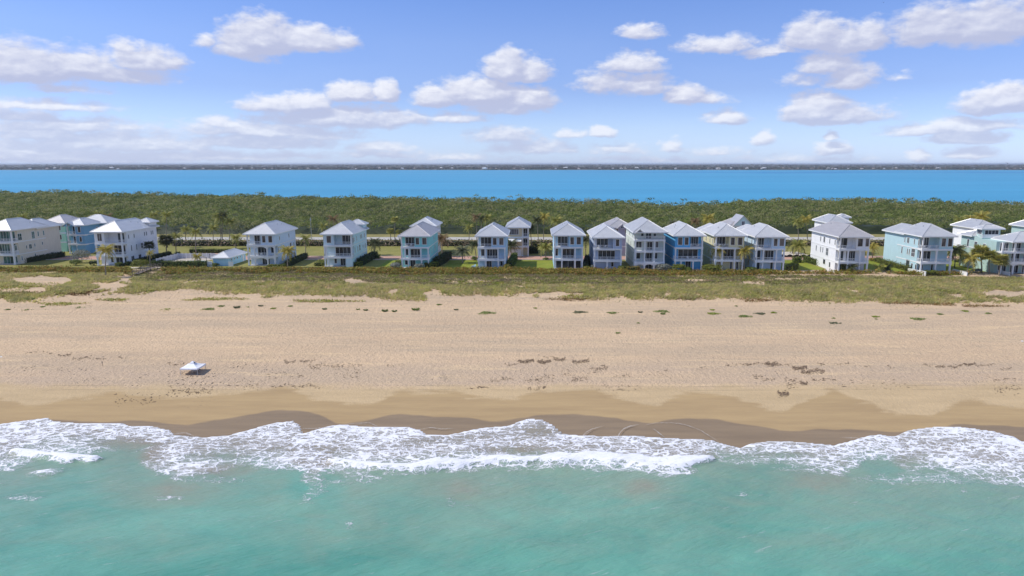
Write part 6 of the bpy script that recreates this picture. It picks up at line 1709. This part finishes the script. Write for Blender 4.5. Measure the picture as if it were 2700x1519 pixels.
# ================================================================== CANOPY TENT
def tent():
    c0 = P(475, 978, -2.35); Yf = c0.y; zg = float(gh(c0.x, Yf))
    Xl = XAT(475.5, Yf, zg); Xr = XAT(522, Yf, zg); w = Xr - Xl
    d = w * 1.02; h = 1.12 * w / 2.9
    root = thing('canopy_tent', 'white pop-up canopy tent standing on the open beach', 'canopy tent', ((Xl + Xr) / 2, Yf, zg))
    cl = NT('canopy_cloth'); cloth = cl.fin((0.82, 0.82, 0.84), .7, .2)
    X, Y0, Y1 = w/2, 0, d; ap = (0, d/2, h + w * .27)
    # sagging four-sided roof with a flat vent cap
    V, Fc = [], []
    n = 6
    cor = [Vector((-X, Y0, h)), Vector((X, Y0, h)), Vector((X, Y1, h)), Vector((-X, Y1, h))]
    A = Vector(ap)
    for k in range(4):
        a, b = cor[k], cor[(k + 1) % 4]; base = len(V)
        for i in range(n + 1):
            s = i / n
            for j in range(n + 1):
                q = j / n; p = a.lerp(b, q).lerp(A, s)
                edge = sin(pi * q); p = Vector(p) - Vector((0, 0, .16 * sin(pi * s) * (1 if True else 0)))
                p.z -= .05 * edge * (1 - s)
                V.append(tuple(p))
        for i in range(n):
            for j in range(n):
                q = base + i * (n + 1) + j; Fc.append((q, q + 1, q + n + 2, q + n + 1))
    me = bpy.data.meshes.new('roof_cloth'); me.from_pydata(V, [], Fc); me.materials.append(cloth)
    for p in me.polygons: p.use_smooth = True
    ro = link(bpy.data.objects.new('roof_cloth', me), root)
    va = MB()
    for k in range(4):
        a, b = cor[k], cor[(k + 1) % 4]
        out = ((a + b) / 2 - Vector((0, d/2, h))).normalized() * .015
        m = 8
        for i in range(m):
            p, q = a.lerp(b, i/m), a.lerp(b, (i+1)/m); dp = -.05 * sin(pi*i/m); dq = -.05 * sin(pi*(i+1)/m)
            va.add([p + out + Vector((0,0,dp)), q + out + Vector((0,0,dq)), q + out * 3 - Vector((0,0,.24)), p + out * 3 - Vector((0,0,.24))], [(0,1,2,3)])
    va.build('valance', cloth, root)
    cap = MB(); s = w * .11; z = h + w * .215
    cap.add([(-s, d/2 - s, z), (s, d/2 - s, z), (s, d/2 + s, z), (-s, d/2 + s, z), (0, d/2, h + w * .30)], [(0,1,4),(1,2,4),(2,3,4),(3,0,4),(3,2,1,0)])
    cap.build('vent_cap', cloth, root)
    vs = MB(); vs.box(s * .98, s * 1.06, d/2 - s * .7, d/2 + s * .7, z - .09, z + .02); vs.build('vent_opening', M['dark'], root)
    for c in cor:
        sx = -.03 if c.x > 0 else .03; sy = -.03 if c.y > 0 else .03
        MB().box(c.x + sx - .025, c.x + sx + .025, c.y + sy - .025, c.y + sy + .025, -.03, h - .02).build('leg', M['steel'], root)
        MB().box(c.x + sx - .08, c.x + sx + .08, c.y + sy - .08, c.y + sy + .08, -.01, .02).build('foot', M['steel'], root)
    tr = MB()
    for k in range(4):
        a, b = cor[k], cor[(k + 1) % 4]; m_ = a.lerp(b, .5)
        for p, q in ((a, m_), (m_, b)):
            tr.bar(p - Vector((0,0,.04)), q - Vector((0,0,.26)), .014, n=4); tr.bar(p - Vector((0,0,.26)), q - Vector((0,0,.04)), .014, n=4)
    tr.build('truss', M['steel'], root)
    # folding chair and table in its shade
    def chair(lab, x, y, rz, mat):
        r_ = thing('folding_chair', lab, 'chair', ((Xl + Xr)/2 + x, Yf + y, zg), rz, 'things under the canopy tent')
        MB().box(-.22, .22, -.2, .2, .36, .40).build('seat', mat, r_)
        b = MB(); b.add([(-.22, .2, .38), (.22, .2, .38), (.22, .36, .88), (-.22, .36, .88), (-.22, .23, .38), (.22, .23, .38), (.22, .39, .88), (-.22, .39, .88)], [(0,1,2,3),(5,4,7,6),(3,2,6,7),(0,4,5,1),(0,3,7,4),(1,5,6,2)]); b.build('backrest', mat, r_)
        for sx in (-.2, .2):
            for sy in (-.18, .18): MB().bar((sx, sy, 0), (sx, -sy, .37), .013, n=4).build('leg', M['steel'], r_)
    chair('dark folding chair under the right rear part of the canopy tent', .75, 1.9, 2.6, M['dark'])
    chair('dark folding chair under the canopy tent, nearer the middle', .15, 1.7, 2.0, M['dark'])
    r_ = thing('camp_table', 'small pale folding table in the shade of the canopy tent', 'table', ((Xl + Xr)/2 + .45, Yf + .9, zg), .2)
    MB().box(-.45, .45, -.25, .25, .44, .47).build('table_top', M['steel'], r_)
    for sx in (-.4, .4):
        for sy in (-.2, .2): MB().bar((sx, sy, 0), (sx * .9, sy * .9, .44), .014, n=4).build('leg', M['steel'], r_)
tent()

# ================================================================== SMALL THINGS
def pole(lab, px, py, top, r=.12):
    b = P(px, py); h = AT(px, top, b.y).z
    root = thing('utility_pole', lab, 'pole', b)
    MB().bar((0, 0, 0), (0, 0, h), r, r * .7, 8).build('shaft', M['steel'], root)
    MB().box(-.25, .25, -.12, .12, h - 1.2, h - .5).build('transformer', M['steel'], root)
pole('grey utility pole by the coast road between the two pale blue houses', 822, 637, 573)
def bollard(lab, px, py):
    b = P(px, py); root = thing('deck_light', lab, 'lamp post', b, 0, 'black deck lights around the pool')
    MB().bar((0, 0, 0), (0, 0, 1.5), .07, n=6).build('post', M['dark'], root); MB().bar((0, 0, 1.5), (0, 0, 1.85), .15, .05, 6).build('lamp_head', M['dark'], root)
bollard('black lamp post at the left end of the pool fence', 431, 690); bollard('black lamp post at the right end of the clipped pool hedge', 545, 693); bollard('black lamp post just left of the cabana roof', 554, 684)

def outdoor_chair(lab, x, y, z, rz, s=1.0):
    r_ = thing('patio_chair', lab, 'chair', (x, y, z), rz, 'white chairs on the balconies')
    MB().box(-.3*s, .3*s, -.3*s, .3*s, .36*s, .46*s).build('seat', M['white'], r_)
    MB().add([(-.3*s, .26*s, .4*s), (.3*s, .26*s, .4*s), (.3*s, .42*s, 1.0*s), (-.3*s, .42*s, 1.0*s), (-.3*s, .32*s, .4*s), (.3*s, .32*s, .4*s), (.3*s, .48*s, 1.0*s), (-.3*s, .48*s, 1.0*s)],
             [(0,1,2,3),(5,4,7,6),(3,2,6,7),(0,4,5,1),(0,3,7,4),(1,5,6,2)]).build('backrest', M['white'], r_)
    for sx in (-.26*s, .26*s):
        for sy in (-.26*s, .26*s): MB().bar((sx, sy, 0), (sx, sy, .36*s), .025, n=4).build('leg', M['white'], r_)
for key, fl, fx, nm in (('h05', 2, (.18, .34), 'the mint green house'), ('h03', 1, (.30, .45), 'the arched house'), ('h06', 1, (.10, .20), 'the light blue house'), ('h10', 2, (.62, .84), 'the azure house'), ('h10', 1, (.5, .66), 'the azure house'), ('h11', 2, (.2, .32), 'the yellow house'), ('h14', 2, (.12, .28), 'the aqua house'), ('h08', 2, (.2, .4), 'the slate blue house')):
    r_, w_, D_, he_, Y0_ = HOUSES[key]
    zf = he_ * FR3[fl - 1] + .22
    for k, f in enumerate(fx):
        outdoor_chair(f"white chair on the {'top' if fl == 2 else 'middle'} balcony of {nm}, {'left' if k == 0 else 'right'} one", r_.location.x - w_/2 + f * w_, Y0_ + 1.1, zf, 2.6 + 1.1 * k)

# stake and litter on the sand
b = G(271, 966); o = thing('beach_stake', 'thin wooden stake standing in the sand left of the canopy tent', 'stake', b)
MB().bar((0, 0, -.2), (-.05, 0, .85), .035, .03, 6).build('shaft', M['wood'], o); MB().box(-.12, .06, -.02, .02, .62, .74).build('crosspiece', M['wood'], o)
for px, py, lab in ((3, 942, 'white scrap of litter on the sand at the left edge'), (2695, 900, 'white scrap of litter on the upper beach at the right edge')):
    b = G(px, py); lt = MB().add([(-.2, -.1, 0), (.2, -.14, 0), (.24, .12, 0), (-.18, .14, 0), (-.05, 0, .16), (.1, .02, .13)], [(0,1,5,4),(1,2,5),(2,3,4,5),(3,0,4)])
    o = lt.build('litter', M['white'], None, b); tag(o, lab, 'litter')

# motorboat on the lagoon
def boat(lab, px, py, L_=9):
    b = P(px, py, SEA); root = thing('motorboat', lab, 'boat', b, .3)
    hb = MB(); hb.add([(-L_/2, -1.4, 1.1), (-L_/2, 1.4, 1.1), (L_*.25, 1.4, 1.2), (L_/2, 0, 1.5), (L_*.25, -1.4, 1.2), (-L_/2, -1.0, -.3), (-L_/2, 1.0, -.3), (L_*.3, 0, -.3)],
                      [(0,4,3,2,1), (0,1,6,5), (1,2,7,6), (2,3,7), (3,4,7), (4,0,5,7), (5,6,7)]); hb.build('hull', M['white'], root)
    MB().box(-1.5, 1.2, -.9, .9, 1.15, 2.6).build('cabin', M['white'], root); MB().box(1.21, 1.25, -.7, .7, 1.7, 2.4).build('windscreen', M['glass'], root)
boat('white motorboat far out on the lagoon near the opposite shore', 1351, 454)

# birds
def bird(lab, px, py, Y, s=.6):
    c = AT(px, py, Y); root = thing('bird', lab, 'bird', c, .8)
    MB().tube([(-.35*s, 0, 0), (-.15*s, 0, .03*s), (.15*s, 0, .03*s), (.42*s, 0, 0)], [.02*s, .09*s, .08*s, .01], 6).build('body', M['dark'], root)
    for sd in (-1, 1):
        MB().add([(.12*s, sd*.05*s, .04*s), (-.12*s, sd*.05*s, .04*s), (-.10*s, sd*.5*s, .26*s), (.10*s, sd*.45*s, .26*s), (-.16*s, sd*.95*s, .14*s)], [(0,1,2,3), (3,2,4)]).build('wing', M['dark'], root)
bird('dark bird flying just above the far horizon at the right', 2657, 431, 190, 1.1)
bird('tiny dark bird high in the sky at the upper right', 2329, 7, 190, .5)

# far shore houses ---------------------------------------------------------------
def far_houses():
    t1 = m_paint('far_white_house', (0.78, 0.77, 0.75)); t2 = m_paint('far_roof', (0.60, 0.50, 0.45)); t3 = m_paint('far_cream', (0.7, 0.62, 0.5))
    def hm(w, d, h, wm, rm):
        mb = MB().box(-w/2, w/2, 0, d, 0, h); n0 = len(mb.f)
        mb.add([(-w/2-1, -1, h), (w/2+1, -1, h), (w/2+1, d+1, h), (-w/2-1, d+1, h), (-w/4, d/2, h+3), (w/4, d/2, h+3)], [(0,1,5,4),(1,2,5),(2,3,4,5),(3,0,4),(3,2,1,0)])
        me = mb.mesh('far_house', [wm, rm])
        for p in me.polygons:
            if p.index >= n0: p.material_index = 1
        return me
    kinds = [('tiny pale-roofed white house', hm(18, 10, 5, t1, t1)), ('tiny red-roofed white house', hm(16, 10, 4.5, t1, t2)), ('tiny red-roofed cream house', hm(22, 10, 4.5, t3, t2)), ('larger white building', hm(30, 14, 8, t1, t1))]
    g = random.Random(4); made = []
    xs = [70, 85, 130, 150, 165, 195, 258, 299, 316, 393, 490, 500, 515, 538, 606, 620, 640, 668, 700, 720, 768, 792, 797, 815, 840, 876, 932, 940, 975, 1002, 1022, 1062, 1094, 1120, 1163, 1193, 1198, 1277, 1285, 1295, 1308, 1355, 1380, 1420, 1451, 1465, 1490, 1525, 1580, 1590, 1615, 1636, 1648, 1677, 1715, 1740, 1780,
          1820, 1842, 1866, 1891, 1925, 1968, 2008, 2013, 2062, 2080, 2100, 2138, 2182, 2192, 2200, 2232, 2270, 2300, 2327, 2352, 2359, 2410, 2430, 2470, 2490, 2530, 2565, 2600, 2650, 2671, 2686]
    big = {299, 394, 1277, 1490, 1580, 1636, 1677, 1891, 2013, 2182, 2470}
    for x in xs:
        Y = g.uniform(4085, 4300); zb = -2.0 + g.uniform(0, 3.5)
        k = 3 if x in big else g.choice((0, 0, 1, 1, 2))
        o = bpy.data.objects.new('far_house', kinds[k][1]); o.location = (XAT(x, Y, 0), Y - 20, zb + 1.0); o.rotation_euler.z = g.uniform(-.4, .4)
        s = g.uniform(.6, 1.0) * (1.0 if x not in big else .9); o.scale = (s, s, s)
        link(o); made.append((o, kinds[k][0], near(x)))
    from collections import Counter
    cnt = Counter((b, c) for a, b, c in made); seen = Counter()
    words = {2: ('left', 'right'), 3: ('left', 'middle', 'right')}
    for o, b, c in made:
        n = cnt[(b, c)]; i = seen[(b, c)]; seen[(b, c)] += 1
        w = '' if n == 1 else (words[n][i] + ' ' if n in words else ('leftmost', 'second', 'third', 'fourth', 'fifth', 'rightmost')[min(i, 5)] + ' ')
        tag(o, f'{w}{b} across the lagoon above {c}', 'house', 'houses on the far shore')
far_houses()
